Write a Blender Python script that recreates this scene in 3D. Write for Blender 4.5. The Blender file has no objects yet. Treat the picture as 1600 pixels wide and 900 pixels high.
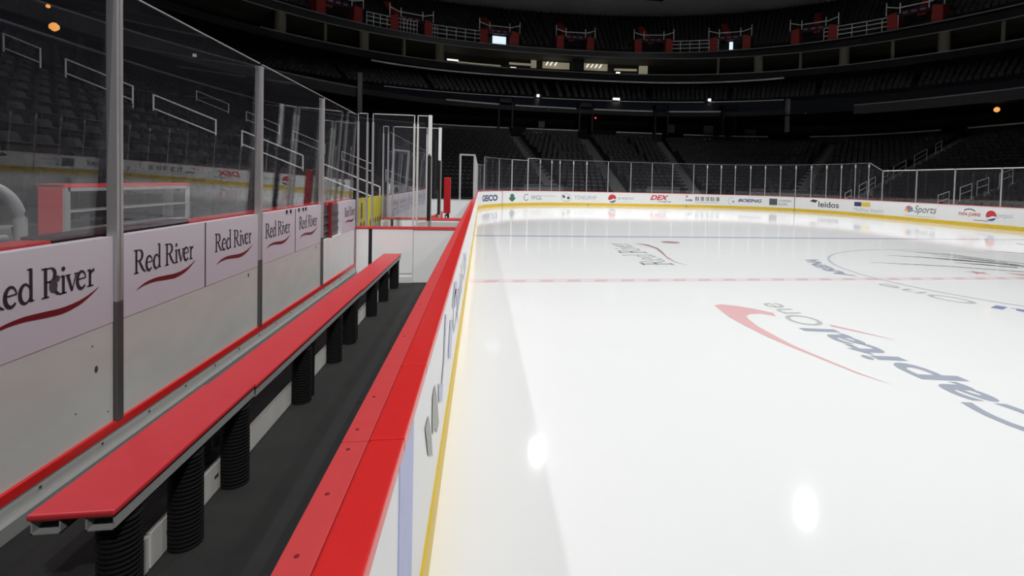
import bpy, bmesh, math, random
from mathutils import Vector, Matrix
from math import sin, cos, pi, radians, hypot, atan2
random.seed(7)
S = bpy.context.scene
COL = S.collection

# ------------------------------------------------------------ camera
CP = Vector((.2108, -9.2619, 1.8558))
YAW, PIT, ROL, FPX = .1453, .0287, .0233, 784.35
fwd = Vector((sin(YAW)*cos(PIT), cos(YAW)*cos(PIT), -sin(PIT)))
rgt = Vector((cos(YAW), -sin(YAW), 0)); upv = rgt.cross(fwd)
r2 = cos(ROL)*rgt + sin(ROL)*upv; u2 = -sin(ROL)*rgt + cos(ROL)*upv
cam = bpy.data.cameras.new('camera'); co = bpy.data.objects.new('camera', cam); COL.objects.link(co)
cam.sensor_width = 36; cam.lens = FPX/1600*36
cam.shift_x = -(866.84-800)/1600; cam.shift_y = (306.62-450)/1600
cam.clip_start = .05; cam.clip_end = 400
M = Matrix((r2, u2, -fwd)).transposed().to_4x4(); M.translation = CP
co.matrix_world = M; S.camera = co

# ------------------------------------------------------------ world, exposure
w = bpy.data.worlds.new('world'); S.world = w; w.use_nodes = True
w.node_tree.nodes['Background'].inputs[0].default_value = (.6, .65, .8, 1)
w.node_tree.nodes['Background'].inputs[1].default_value = .004
S.view_settings.view_transform = 'Standard'; S.view_settings.look = 'None'
S.view_settings.gamma = 1; S.view_settings.use_curve_mapping = False
S.view_settings.exposure = 0.12
S.cycles.use_denoising = True
S.cycles.max_bounces = 8; S.cycles.diffuse_bounces = 4; S.cycles.glossy_bounces = 4
S.cycles.transparent_max_bounces = 48
S.cycles.sample_clamp_indirect = 6
S.cycles.caustics_reflective = False

# ------------------------------------------------------------ arena lamps (above the frame)
LAMPS = [((5.9, 37.3, 24), (9, 6, 0), 75, 60), ((26.3, 26.7, 24), (12, 2, 0), 75, 60),
         ((9, -25, 24), (.5, 6, 0), 900, 46), ((22, -25, 24), (11, 12, 0), 900, 56)]    # near-end row
for y_, g_ in ((-8, .72), (6, .8), (20.5, 1.45)):
    LAMPS.append(((-13, y_+2, 24), (8, y_, 0), 330*g_, 72))      # row over the bench-side stand
    LAMPS.append(((5, y_, 24), (8, y_, 0), 430*g_, 105 if g_ < 1 else 84))         # rows over the ice
    LAMPS.append(((17, y_, 24), (16, y_, 0), 590*g_, 105 if g_ < 1 else 84))
    LAMPS.append(((39, y_+2, 24), (16, y_, 0), 330*g_, 62))      # row over the far-side stand

# ------------------------------------------------------------ materials
MAT = {}
def mat(name, col, rough=.5, metal=0, spec=.5, noise=0, nscale=8, emit=None, bump=0, bscale=40, coat=0, stretch=None, ior=None):
    if name in MAT: return MAT[name]
    m = bpy.data.materials.new(name); m.use_nodes = True; nt = m.node_tree
    b = nt.nodes['Principled BSDF']
    b.inputs['Base Color'].default_value = (*col, 1); b.inputs['Roughness'].default_value = rough
    b.inputs['Metallic'].default_value = metal; b.inputs['Specular IOR Level'].default_value = spec
    b.inputs['Coat Weight'].default_value = coat
    if ior: b.inputs['IOR'].default_value = ior
    if emit:
        b.inputs['Emission Color'].default_value = (*emit[0], 1); b.inputs['Emission Strength'].default_value = emit[1]
    tc = nt.nodes.new('ShaderNodeTexCoord'); mp = nt.nodes.new('ShaderNodeMapping')
    nt.links.new(tc.outputs['Object'], mp.inputs[0])
    if stretch: mp.inputs['Scale'].default_value = stretch
    if noise:
        n = nt.nodes.new('ShaderNodeTexNoise'); n.inputs['Scale'].default_value = nscale; n.inputs['Detail'].default_value = 6
        nt.links.new(mp.outputs[0], n.inputs['Vector'])
        mx = nt.nodes.new('ShaderNodeMix'); mx.data_type = 'RGBA'
        mx.inputs[6].default_value = (*[c*(1-noise) for c in col], 1); mx.inputs[7].default_value = (*[min(1, c*(1+noise)) for c in col], 1)
        nt.links.new(n.outputs['Fac'], mx.inputs[0]); nt.links.new(mx.outputs[2], b.inputs['Base Color'])
    if bump:
        n2 = nt.nodes.new('ShaderNodeTexNoise'); n2.inputs['Scale'].default_value = bscale; n2.inputs['Detail'].default_value = 4
        nt.links.new(mp.outputs[0], n2.inputs['Vector'])
        bp = nt.nodes.new('ShaderNodeBump'); bp.inputs['Strength'].default_value = bump; bp.inputs['Distance'].default_value = .02
        nt.links.new(n2.outputs['Fac'], bp.inputs['Height']); nt.links.new(bp.outputs[0], b.inputs['Normal'])
    MAT[name] = m; return m

def glassmat(name, tint, haze=0):
    m = bpy.data.materials.new(name); m.use_nodes = True; nt = m.node_tree; nt.nodes.clear()
    N = nt.nodes.new; L = nt.links.new
    out = N('ShaderNodeOutputMaterial'); g = N('ShaderNodeNewGeometry')
    dot = N('ShaderNodeVectorMath'); dot.operation = 'DOT_PRODUCT'; L(g.outputs['Incoming'], dot.inputs[0]); L(g.outputs['Normal'], dot.inputs[1])
    ab = N('ShaderNodeMath'); ab.operation = 'ABSOLUTE'; L(dot.outputs['Value'], ab.inputs[0])
    su = N('ShaderNodeMath'); su.operation = 'SUBTRACT'; su.inputs[0].default_value = 1; L(ab.outputs[0], su.inputs[1])
    pw = N('ShaderNodeMath'); pw.operation = 'POWER'; L(su.outputs[0], pw.inputs[0]); pw.inputs[1].default_value = 5
    ma = N('ShaderNodeMath'); ma.operation = 'MULTIPLY_ADD'; L(pw.outputs[0], ma.inputs[0]); ma.inputs[1].default_value = .9; ma.inputs[2].default_value = .04
    tr = N('ShaderNodeBsdfTransparent'); tr.inputs[0].default_value = (*tint, 1)
    gl = N('ShaderNodeBsdfGlossy'); gl.inputs['Roughness'].default_value = .0; gl.inputs['Color'].default_value = (1, 1, 1, 1)
    mx = N('ShaderNodeMixShader'); L(ma.outputs[0], mx.inputs[0]); L(tr.outputs[0], mx.inputs[1]); L(gl.outputs[0], mx.inputs[2])
    if haze:
        df = N('ShaderNodeBsdfDiffuse'); df.inputs[0].default_value = (.6, .58, .7, 1)
        m2 = N('ShaderNodeMixShader'); m2.inputs[0].default_value = haze
        L(mx.outputs[0], m2.inputs[1]); L(df.outputs[0], m2.inputs[2]); L(m2.outputs[0], out.inputs[0])
    else: L(mx.outputs[0], out.inputs[0])
    MAT[name] = m; return m
GLASS = glassmat('rink_glass', (.95, .96, .965), .01)
GLASSP = glassmat('bench_glass', (.93, .93, .95), .008)

ICE = mat('ice', (.88, .892, .898), .07, 0, .5, noise=.012, nscale=1.3, bump=.02, bscale=3, ior=1.31)
def icepaint(name, col): return mat(name, col, .07, 0, .5, bump=.02, bscale=3, ior=1.31)
RED = mat('red_plastic', (.74, .022, .022), .28, noise=.05, nscale=14, bump=.03)
REDM = mat('red_matte_plastic', (.66, .055, .06), .45, noise=.07, nscale=20, bump=.05)
REDB = mat('red_bench_plastic', (.62, .035, .045), .4, noise=.06, nscale=12, bump=.03)
REDD = mat('dark_red', (.22, .008, .01), .5, noise=.1)
WHITE = mat('white_board', (.80, .81, .81), .35, noise=.03, nscale=6, bump=.02)
SCUFF = mat('scuffed_white_board', (.63, .63, .61), .5, noise=.12, nscale=3.5, stretch=(1, 1, 2))
RISER = mat('scuffed_riser', (.86, .85, .81), .5, noise=.14, nscale=7)
BANNER = mat('vinyl_banner', (.66, .62, .69), .45, noise=.02)
YELLOW = mat('yellow_kick_plate', (.72, .50, .035), .4, noise=.12, nscale=5)
YELLOWP = mat('yellow_sign', (.72, .62, .02), .5, noise=.08)
ALU = mat('aluminium', (.50, .49, .50), .38, metal=.55, noise=.05, nscale=20)
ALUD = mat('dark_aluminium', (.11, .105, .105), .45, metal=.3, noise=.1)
ALUL = mat('pale_aluminium', (.62, .62, .60), .45, metal=.2, noise=.05)
GALV = mat('grey_curb', (.34, .35, .34), .5, noise=.08, nscale=10)
RUBBER = mat('black_rubber_mat', (.012, .012, .012), .75, noise=.45, nscale=9, bump=.25, bscale=120)
RUBD = mat('worn_rubber_mat', (.023, .023, .0225), .75, noise=.4, nscale=6, bump=.25, bscale=120)
HOSE = mat('black_corrugated_sleeve', (.005, .005, .005), .7, spec=.25)
BLACK = mat('black_plastic', (.006, .006, .006), .5)
INK = mat('black_ink', (.025, .02, .03), .5)
SWRED = mat('dark_red_ink', (.19, .008, .015), .5)
MARK = mat('scuff_mark', (.06, .06, .06), .7)
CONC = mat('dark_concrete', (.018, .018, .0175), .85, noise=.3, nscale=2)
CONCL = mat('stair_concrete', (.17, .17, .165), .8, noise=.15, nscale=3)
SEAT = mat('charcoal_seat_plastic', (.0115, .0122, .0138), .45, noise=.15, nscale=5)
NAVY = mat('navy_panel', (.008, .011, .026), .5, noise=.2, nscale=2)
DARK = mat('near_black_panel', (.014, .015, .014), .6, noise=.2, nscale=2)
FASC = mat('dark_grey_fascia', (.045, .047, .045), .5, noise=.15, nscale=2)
TRIML = mat('light_metal_trim', (.85, .85, .83), .4)
TRIMG = mat('grey_metal_trim', (.30, .30, .31), .45)
BEIGE = mat('beige_painted_wall', (.22, .20, .14), .7, noise=.1, nscale=3)
RAILW = mat('painted_handrail', (.82, .82, .82), .4)
VRED = mat('red_painted_wall', (.36, .03, .025), .6, noise=.2)
CEIL = mat('grey_ceiling', (.78, .78, .77), .9, noise=.1, nscale=.3)
LITW = mat('lit_white_sign', (.9, .9, .9), .5, emit=((1, .97, .93), 1.2))
LITB = mat('lit_beige_soffit', (.5, .45, .33), .5, emit=((.95, .85, .6), .16))
LITD = mat('lit_doorway', (.5, .6, .7), .5, emit=((.75, .9, 1), .9))
LITO = mat('amber_lamp', (1, .6, .2), .5, emit=((1, .42, .10), .9))
LITR = mat('red_exit_light', (1, .1, .1), .5, emit=((1, .08, .08), .7))

# ------------------------------------------------------------ helpers
def link(name, verts, faces, m, parent=None, smooth=False, mats=None, midx=None):
    me = bpy.data.meshes.new(name); me.from_pydata([tuple(v) for v in verts], [], faces); me.update()
    for mm in (mats or [m]): me.materials.append(mm)
    if midx:
        for p_, k in zip(me.polygons, midx): p_.material_index = k
    if smooth:
        for p_ in me.polygons: p_.use_smooth = True
    o = bpy.data.objects.new(name, me); COL.objects.link(o)
    if parent: o.parent = parent; o.matrix_parent_inverse = Matrix.Identity(4); o.location = -parent.location if parent.get('_w') else (0, 0, 0)
    return o
class MB:
    """collects shapes in world coordinates and links them as ONE mesh"""
    def __init__(s): s.v = []; s.f = []; s.m = []; s.mi = 0
    def add(s, vs, fs):
        n = len(s.v); s.v += [tuple(v) for v in vs]; s.f += [tuple(i+n for i in f) for f in fs]; s.m += [s.mi]*len(fs)
    def box(s, a, b, bev=0):
        x0, y0, z0 = [min(p, q) for p, q in zip(a, b)]; x1, y1, z1 = [max(p, q) for p, q in zip(a, b)]
        if bev:
            bm = bmesh.new(); bmesh.ops.create_cube(bm, size=1)
            for v in bm.verts: v.co = Vector(((x0+x1)/2+v.co.x*(x1-x0), (y0+y1)/2+v.co.y*(y1-y0), (z0+z1)/2+v.co.z*(z1-z0)))
            bmesh.ops.bevel(bm, geom=bm.edges[:], offset=bev, segments=2, affect='EDGES', profile=.5)
            bm.verts.index_update(); s.add([v.co[:] for v in bm.verts], [[v.index for v in f.verts] for f in bm.faces]); bm.free(); return
        s.add([(x0, y0, z0), (x1, y0, z0), (x1, y1, z0), (x0, y1, z0), (x0, y0, z1), (x1, y0, z1), (x1, y1, z1), (x0, y1, z1)],
              [(0, 3, 2, 1), (4, 5, 6, 7), (0, 1, 5, 4), (1, 2, 6, 5), (2, 3, 7, 6), (3, 0, 4, 7)])
    def tube(s, pts, r, n=8, closed=False):
        P = [Vector(p) for p in pts]; K = len(P); base = len(s.v); vs = []
        up = Vector((0, 0, 1))
        for i in range(K):
            a = P[(i-1) % K] if closed or i else P[i]; b = P[(i+1) % K] if closed or i < K-1 else P[i]
            d = (b-a).normalized(); q = up if abs(d.z) < .95 else Vector((1, 0, 0))
            e1 = d.cross(q).normalized(); e2 = e1.cross(d)
            for k in range(n):
                t = 2*pi*(k+.5)/n; vs.append(P[i] + r*(cos(t)*e1 + sin(t)*e2))
        fs = []
        for i in range(K if closed else K-1):
            j = (i+1) % K
            for k in range(n): fs.append((i*n+k, i*n+(k+1) % n, j*n+(k+1) % n, j*n+k))
        if not closed: fs += [tuple(range(n))[::-1], tuple((K-1)*n+k for k in range(n))]
        s.add(vs, fs)
    def lathe(s, c, prof, n=16):
        vs = [(c[0]+r*cos(2*pi*k/n), c[1]+r*sin(2*pi*k/n), c[2]+z) for r, z in prof for k in range(n)]
        fs = [(i*n+k, i*n+(k+1) % n, (i+1)*n+(k+1) % n, (i+1)*n+k) for i in range(len(prof)-1) for k in range(n)]
        fs += [tuple(range(n))[::-1], tuple((len(prof)-1)*n+k for k in range(n))]
        s.add(vs, fs)
    def prism(s, poly, h, f):
        """poly in (u,v), f(u,v,w)->xyz, thickness h"""
        n = len(poly); s.add([f(u, v, 0) for u, v in poly]+[f(u, v, h) for u, v in poly],
            [tuple(range(n))[::-1], tuple(range(n, 2*n))]+[(i, (i+1) % n, n+(i+1) % n, n+i) for i in range(n)])
    def build(s, name, m, parent=None, smooth=False, mats=None):
        return link(name, s.v, s.f, m, parent, smooth, mats, s.m if mats else None)
def tag(o, label=None, cat=None, group=None, kind=None):
    if label: o['label'] = label
    if cat: o['category'] = cat
    if group: o['group'] = group
    if kind: o['kind'] = kind
    return o
def empty(name, loc, label, cat, group=None, kind=None):
    o = bpy.data.objects.new(name, None); COL.objects.link(o); o.location = loc; o.empty_display_size = .2
    o['_w'] = 1
    return tag(o, label, cat, group, kind)
def copytree(o, par=None):
    c = o.copy(); COL.objects.link(c)
    if par: c.parent = par
    for ch in o.children: copytree(ch, c)
    return c
def stroke(mb, pts, wid, f, w=0):
    """flat ribbon of varying width; f(u,v,w)->xyz"""
    P = [Vector((a, b)) for a, b in pts]; n = len(P); L_ = []; R_ = []
    for i in range(n):
        d = (P[min(i+1, n-1)]-P[max(i-1, 0)]).normalized(); q = Vector((-d.y, d.x)); ww = wid[i] if isinstance(wid, (list, tuple)) else wid
        L_.append(P[i]+q*ww/2); R_.append(P[i]-q*ww/2)
    mb.add([f(p.x, p.y, w) for p in R_]+[f(p.x, p.y, w) for p in L_], [(i, i+1, n+i+1, n+i) for i in range(n-1)])
def arc(cx, cy, rx, ry, a0, a1, n=12):
    return [(cx+rx*cos(radians(a0+(a1-a0)*i/n)), cy+ry*sin(radians(a0+(a1-a0)*i/n))) for i in range(n+1)]

# text with the built-in face, turned into mesh triangles in (u,v)
_TC = {}
def textmesh(txt, shear=0, bold=0):
    k = (txt, shear, bold)
    if k in _TC: return _TC[k]
    c = bpy.data.curves.new('t', 'FONT'); c.body = txt; c.size = 1; c.shear = shear; c.offset = bold; c.resolution_u = 4
    o = bpy.data.objects.new('t', c); COL.objects.link(o); bpy.context.view_layer.update()
    me = bpy.data.meshes.new_from_object(o.evaluated_get(bpy.context.evaluated_depsgraph_get()))
    vs = [(v.co.x, v.co.y) for v in me.vertices]; fs = [tuple(p.vertices) for p in me.polygons]
    bpy.data.objects.remove(o); bpy.data.curves.remove(c); bpy.data.meshes.remove(me)
    x0 = min(v[0] for v in vs); x1 = max(v[0] for v in vs); y0 = min(v[1] for v in vs); y1 = max(v[1] for v in vs)
    _TC[k] = (vs, fs, x0, x1, y0, y1); return _TC[k]
def text(mb, txt, u0, u1, v0, v1, f, w=0, shear=0, bold=0):
    vs, fs, x0, x1, y0, y1 = textmesh(txt, shear, bold)
    mb.add([f(u0+(x-x0)/(x1-x0)*(u1-u0), v0+(y-y0)/(y1-y0)*(v1-v0), w) for x, y in vs], fs)

# "Red River" in drawn serif letters, cap height 1
def serif_word(mb, f, u0, v0, sx, sy, B=.85):
    T, t = .15*B, .055*B
    def g(ox): return lambda a, b, w: f(u0+(ox+a)*sx, v0+b*sy, w)
    def serifs(ox, cx, y, wd=.30): stroke(mb, [(cx-wd/2, y), (cx+wd/2, y)], .05, g(ox))
    def R(ox):
        stroke(mb, [(.16, 0), (.16, 1)], T, g(ox)); serifs(ox, .15, .02); serifs(ox, .10, .98, .2)
        p = [(.16, .97), (.34, .97)]+arc(.34, .745, .2, .225, 90, -90, 12)[1:]+[(.16, .52)]
        stroke(mb, p, [t]*2+[.06+.09*sin(pi*i/11) for i in range(12)]+[t], g(ox))
        stroke(mb, [(.33, .53), (.48, .28), (.62, .08), (.78, .0)], [.1, .13, .11, .04], g(ox))
    def e(ox):
        stroke(mb, arc(.25, .32, .2, .31, 10, 320, 20), [.05+.09*max(0, sin(pi*(i/20*310/360*1.0)))**1.5 for i in range(21)], g(ox))
        stroke(mb, [(.08, .36), (.45, .38)], .05, g(ox))
    def d(ox):
        stroke(mb, arc(.25, .31, .19, .3, 30, 330, 20), [.05+.09*sin(pi*i/20)**1.5 for i in range(21)], g(ox))
        stroke(mb, [(.46, .02), (.46, 1.08)], .12, g(ox)); stroke(mb, [(.32, 1.06), (.47, 1.08)], .05, g(ox)); stroke(mb, [(.45, .03), (.58, .05)], .05, g(ox))
    def i_(ox):
        stroke(mb, [(.15, 0), (.15, .62)], .12, g(ox)); serifs(ox, .15, .02, .28); stroke(mb, [(.02, .6), (.16, .62)], .05, g(ox))
        mb.prism(arc(.15, .86, .08, .08, 0, 330, 11), .0004, g(ox))
    def v_(ox):
        stroke(mb, [(.08, .6), (.27, .02)], [.13, .1], g(ox)); stroke(mb, [(.27, .02), (.46, .6)], [.05, .05], g(ox)); serifs(ox, .09, .6, .24); serifs(ox, .46, .6, .18)
    def r_(ox):
        stroke(mb, [(.15, 0), (.15, .62)], .12, g(ox)); serifs(ox, .16, .02, .3); stroke(mb, [(.02, .6), (.16, .62)], .05, g(ox))
        stroke(mb, [(.17, .42), (.24, .55), (.36, .6)], [.05, .09, .13], g(ox))
    for fn, ox in ((R, 0), (e, .76), (d, 1.26), (R, 2.12), (i_, 2.86), (v_, 3.12), (e, 3.58), (r_, 4.08)): fn(ox)
SERIF_W = 4.5
def swoosh(mb, f, u0, u1, v0, h):
    L = u1-u0
    pts = [(0, -.35), (.12, 0), (.28, .12), (.45, 0), (.62, -.1), (.78, .1), (.9, .5), (1, 1)]
    wd = (.02, .25, .38, .48, .5, .38, .2, .02); P_ = []; W_ = []
    for i in range(7):
        p0, p1, p2, p3 = pts[max(i-1, 0)], pts[i], pts[i+1], pts[min(i+2, 7)]
        for j in range(5):
            t = j/5; q = [.5*(2*p1[c]+(p2[c]-p0[c])*t+(2*p0[c]-5*p1[c]+4*p2[c]-p3[c])*t*t+(3*p1[c]-p0[c]-3*p2[c]+p3[c])*t**3) for c in (0, 1)]
            P_.append(q); W_.append((wd[i]+(wd[i+1]-wd[i])*t)*h)
    P_.append(pts[-1]); W_.append(.02*h)
    stroke(mb, [(u0+a*L, v0+b*h) for a, b in P_], W_, f)

# ------------------------------------------------------------ the ice
E, W, RC = 30.48, 25.91, 8.53
def bp(s, off=0):
    """point on the board line; s=0 where the left side starts to curve, growing clockwise; off = outward"""
    A = RC*pi/2
    if s < 0: return (-off, 21.95+s)
    if s < A: a = s/RC; return (RC-(RC+off)*cos(a), 21.95+(RC+off)*sin(a))
    if s < A+W-2*RC: return (RC+s-A, E+off)
    if s < 2*A+W-2*RC: a = (s-A-(W-2*RC))/RC; return (W-RC+(RC+off)*sin(a), 21.95+(RC+off)*cos(a))
    return (W+off, 21.95-(s-(2*A+W-2*RC)))
SMAX = 2*RC*pi/2+W-2*RC
YB = -16.0          # how far back the rink is built
v = [(*bp(s, .0), 0) for s in [YB-21.95]+[i*SMAX/64 for i in range(65)]+[SMAX+21.95-YB]]
ice = link('floor', v, [tuple(range(len(v)))[::-1]], ICE); tag(ice, 'white rink ice', kind='structure')
def fl(z): return lambda a, b, w: (a, b, z+w)
def icemark(name, mb, m, label=None):
    o = mb.build(name, m, ice)
    if label: o['label'] = label
    return o
Z1 = .002
PINK = icepaint('ice_paint_pale_red', (.78, .62, .65)); PINKD = icepaint('ice_paint_red_check', (.78, .60, .63))
BLUE = icepaint('ice_paint_blue', (.45, .46, .60)); BLUEL = icepaint('ice_paint_pale_blue', (.60, .60, .74))
GREYB = icepaint('ice_paint_grey_blue', (.40, .44, .52)); GREYP = icepaint('ice_paint_grey', (.55, .575, .575))
SALM = icepaint('ice_paint_salmon', (.80, .50, .51)); BLK = icepaint('ice_paint_dark', (.20, .21, .215)); MAR = icepaint('ice_paint_maroon', (.50, .33, .34))
INDG = icepaint('ice_paint_indigo', (.28, .31, .52)); RDK = icepaint('ice_paint_star_red', (.70, .33, .34))
mb = MB()
for dy in (-.145, .125): mb.box((.02, dy, 0), (W-.02, dy+.03, Z1))
icemark('center_line_border', mb, PINK)
mb = MB(); k = 0; x = .25
while x < W-.3:
    mb.add([(x, -.1, Z1), (x+.25, -.1, Z1), (x+.33, .1, Z1), (x+.08, .1, Z1)], [(0, 1, 2, 3)]); x += .52
icemark('center_line_check', mb, PINKD, 'pale red checks of the centre line')
mb = MB(); mb.box((.02, -.115, 0), (W-.02, .125, Z1*.4)); icemark('center_line', mb, icepaint('ice_paint_rose', (.84, .78, .79)), 'pink dashed centre line')
mb = MB(); mb.box((.02, 7.47, 0), (W-.02, 7.77, Z1)); icemark('blue_line', mb, BLUE, 'far blue line')
mb = MB(); mb.box((.02, -7.77, 0), (W-.02, -7.47, Z1)); icemark('blue_line', mb, BLUE)
mb = MB(); mb.box((.6, 27.15, 0), (W-.6, 27.2, Z1)); icemark('goal_line', mb, icepaint('ice_paint_goal', (.75, .6, .62)))
mb = MB(); stroke(mb, arc(12.955, 0, 4.57, 4.57, 0, 360, 96), .055, fl(Z1*1.3)); icemark('center_circle', mb, BLUEL, 'pale blue centre circle')
for x_, y_ in ((6.25, 6.1), (19.66, 6.1), (6.25, -6.1), (19.66, -6.1)):
    mb = MB(); mb.prism(arc(x_, y_, .3, .3, 0, 350, 35), .001, fl(Z1*.5)); icemark('faceoff_spot', mb, MAR, 'dull red face-off spot')
# sponsor word along the bench side: letters run away from the camera, tops towards the bench
fi = lambda x0, y0: (lambda a, b, w: (x0-b, y0+a, Z1+w))
mb = MB(); text(mb, 'Capital', 0, 2.97, -.13, .46, fi(4.84, -6.19), shear=.12, bold=.02); icemark('lettering', mb, GREYB, 'grey-blue word Capital')
mb = MB(); text(mb, 'One', 0, 1.25, 0, .44, fi(4.93, -3.13), bold=.004); icemark('lettering', mb, GREYP, 'thin grey word One')
mb = MB()
sw = [(3.816, -1.972), (3.71, -2.663), (3.715, -3.072), (3.743, -3.57), (3.812, -3.98), (3.887, -4.323), (3.983, -4.77), (4.11, -5.067), (4.01, -4.738), (3.928, -4.266), (3.87, -3.894), (3.87, -3.475), (3.875, -3.112), (3.937, -2.775), (3.99, -2.612), (4.104, -2.514), (4.279, -2.489), (4.429, -2.637), (4.496, -2.465), (4.346, -2.235), (4.146, -2.029), (3.947, -1.922)]
mb.add([(a, b, Z1) for a, b in sw], [tuple(range(len(sw)))]); mb.add([(a, b, Z1) for a, b in ((4.937, -3.09), (5.112, -3.395), (5.31, -3.794), (5.069, -3.448), (4.89, -3.178))], [(0, 1, 2, 3, 4)])
icemark('swoosh', mb, SALM, 'salmon boomerang swoosh')
mb = MB(); serif_word(mb, fi(4.66, 1.75), 0, 0, 4.05/SERIF_W, .74, 1.5); icemark('lettering', mb, GREYP, 'grey serif words lying in the ice')
mb = MB(); a = [(4.937, 5.823), (5.146, 5.213), (5.193, 4.505), (5.009, 3.495), (4.856, 2.723), (4.82, 2.129), (4.963, 1.674), (4.858, 2.224), (4.961, 3.043), (5.19, 3.983), (5.326, 4.715), (5.291, 5.522)]
mb.add([(p, q, Z1) for p, q in a], [tuple(range(len(a)))]); icemark('swoosh', mb, MAR, 'maroon swoosh under the serif words')
def ring(a0, r0): return lambda a, b, w: (12.955+(r0+b)*cos(radians(a0-a)), (r0+b)*sin(radians(a0-a)), Z1+w)
mb = MB(); text(mb, 'ARENA', 0, 29, 0, .33, ring(176.5, 4.82), bold=.05); icemark('lettering', mb, GREYB, 'arched dark grey word')
mb = MB(); text(mb, 'One', 0, 19, 0, .4, ring(204.5, 4.84)); icemark('lettering', mb, GREYP)
mb = MB(); text(mb, 'Capital', 0, 36, 0, .4, ring(243, 4.8), bold=.02); icemark('lettering', mb, INDG, 'arched blue word')
mb = MB()
for pts, wd in (([(10.004, 2.123), (10.9, 1.8), (11.614, 1.537), (12.825, .733), (13.6, .2)], .09), ([(11.571, 3.347), (12.331, 2.997), (13.1, 2.5), (13.53, 1.914), (13.7, 1.1)], .13),
                ([(12.909, 4.426), (13.3, 3.747), (13.6, 3.2), (13.8, 2.331), (13.9, 1.335)], .10), ([(13.29, 4.154), (13.804, 3.629), (14.0, 2.777), (14.3, 1.811)], .12),
                ([(12.5, 2.75), (12.949, 2.438), (13.452, 2.016), (13.871, 1.568)], .2), ([(12.4, 2.1), (12.9, 1.75), (13.35, 1.3)], .22), ([(13.0, 3.3), (13.5, 2.7), (13.9, 2.0)], .16)):
    stroke(mb, pts, [.02]+[wd]*(len(pts)-2)+[wd*.7], fl(Z1))
icemark('emblem', mb, BLK, 'dark streaked club emblem')
mb = MB()
for c in ((11.5, .66),):
    mb.add([(c[0]+(.26 if k % 2 == 0 else .1)*cos(k*pi/5), c[1]+(.26 if k % 2 == 0 else .1)*sin(k*pi/5), Z1) for k in range(10)]+[(c[0], c[1], Z1)], [(k, (k+1) % 10, 10) for k in range(10)])
mb.add([(12.216, .661, Z1), (12.432, .418, Z1), (12.244, .268, Z1), (12.194, .501, Z1)], [(0, 1, 2, 3)])
icemark('star', mb, RDK, 'red star of the emblem')
mb = MB(); stroke(mb, [(15.9, 4.4), (16.5, 3.9), (17.3, 3.4)], [.05, .3, .2], fl(Z1)); icemark('emblem', mb, GREYB)

# ------------------------------------------------------------ dasher boards
H = 1.133
def srange(a, b, st=.45):
    n = max(1, int(round((b-a)/st))); return [a+(b-a)*i/n for i in range(n+1)]
def band(s0, s1, prof, st=.45):
    """closed profile [(off,z)] swept along the board line"""
    ss = srange(s0, s1, st); n = len(prof); vs = []; fs = []
    for s in ss: vs += [(*bp(s, o), z) for o, z in prof]
    for i in range(len(ss)-1):
        for k in range(n): fs.append((i*n+k, i*n+(k+1) % n, (i+1)*n+(k+1) % n, (i+1)*n+k))
    fs += [tuple(range(n)), tuple((len(ss)-1)*n+k for k in range(n))[::-1]]
    return vs, fs
def boards(label, s0, s1, cap=True):
    vs, fs = band(s0, s1, [(.012, .2), (.012, H-.03), (.10, H-.03), (.10, .0), (.03, 0), (.03, .2)]); e = empty('dasher_board', (*bp((s0+s1)/2), 0), label, 'rink boards', 'white boards round the ice')
    link('board_panel', vs, fs, WHITE, e)
    vs, fs = band(s0, s1, [(0, 0), (0, .2), (.012, .212), (.03, .2), (.03, 0)]); link('kick_plate', vs, fs, YELLOW, e)['label'] = 'yellow kick plate'
    if cap:
        vs, fs = band(s0, s1, [(-.005, H-.03), (-.005, H-.004), (.0, H), (.11, H), (.11, H-.03)]); link('cap_rail', vs, fs, REDM, e)['label'] = 'red top rail'
    return e
SA = RC*pi/2; SB = SA+W-2*RC
BRD = {}
BRD['bench'] = boards('white boards with yellow kick plate alongside the players bench, pale blue stripe on it', YB-21.95, 9.0-21.95, cap=False)
BRD['left'] = boards('white boards beyond the benches on the left, running to the corner', 9.0-21.95, 0)
BRD['lc'] = boards('curved left corner boards with the dark blue rounded word logo', 0, 5.5)
BRD['end'] = boards('long end boards behind the far goal line with a row of logos', 5.5, 30.5)
BRD['rc'] = boards('boards of the right corner and right side with the peacock and second ball logo', 30.5, SMAX+21.95-YB)
def fb(e): # mapping onto the board face: u = along, v = height
    return lambda a, b, w: (*bp(a, .009-w), b)
def ad(board, mb, m, label):
    o = mb.build('printed_logo', m, BRD[board]); o['label'] = label; return o
f = fb(0)
P = {n: mat(n, c, .4) for n, c in dict(ad_navy=(.02, .03, .16), ad_grey=(.16, .17, .17), ad_lgrey=(.38, .39, .40), ad_black=(.03, .03, .035), ad_red=(.55, .03, .04), ad_green=(.05, .16, .12), ad_blue=(.03, .12, .3), ad_yel=(.7, .55, .05), ad_pale=(.45, .5, .6), ad_orange=(.7, .2, .08), ad_purple=(.25, .1, .35), ad_teal=(.1, .42, .32), ad_dgrey=(.08, .085, .09), ad_white=(.8, .81, .81)).items()}
def disc(mb, cu, cv, r, f, w=.0005, n=24, k=1): mb.add([f(cu+k*r*cos(2*pi*i/n), cv+r*sin(2*pi*i/n), w) for i in range(n)], [tuple(range(n))])
def rect(mb, u0, u1, v0, v1, f, w=.0005, n=1):
    for i in range(n):
        a, b = u0+(u1-u0)*i/n, u0+(u1-u0)*(i+1)/n
        mb.add([f(a, v0, w), f(b, v0, w), f(b, v1, w), f(a, v1, w)], [(0, 1, 2, 3)])
mb = MB(); text(mb, 'GEICO', 2.2, 4.9, .42, .86, f, .001, bold=.045); ad('lc', mb, P['ad_navy'], 'dark blue word logo')
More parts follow.
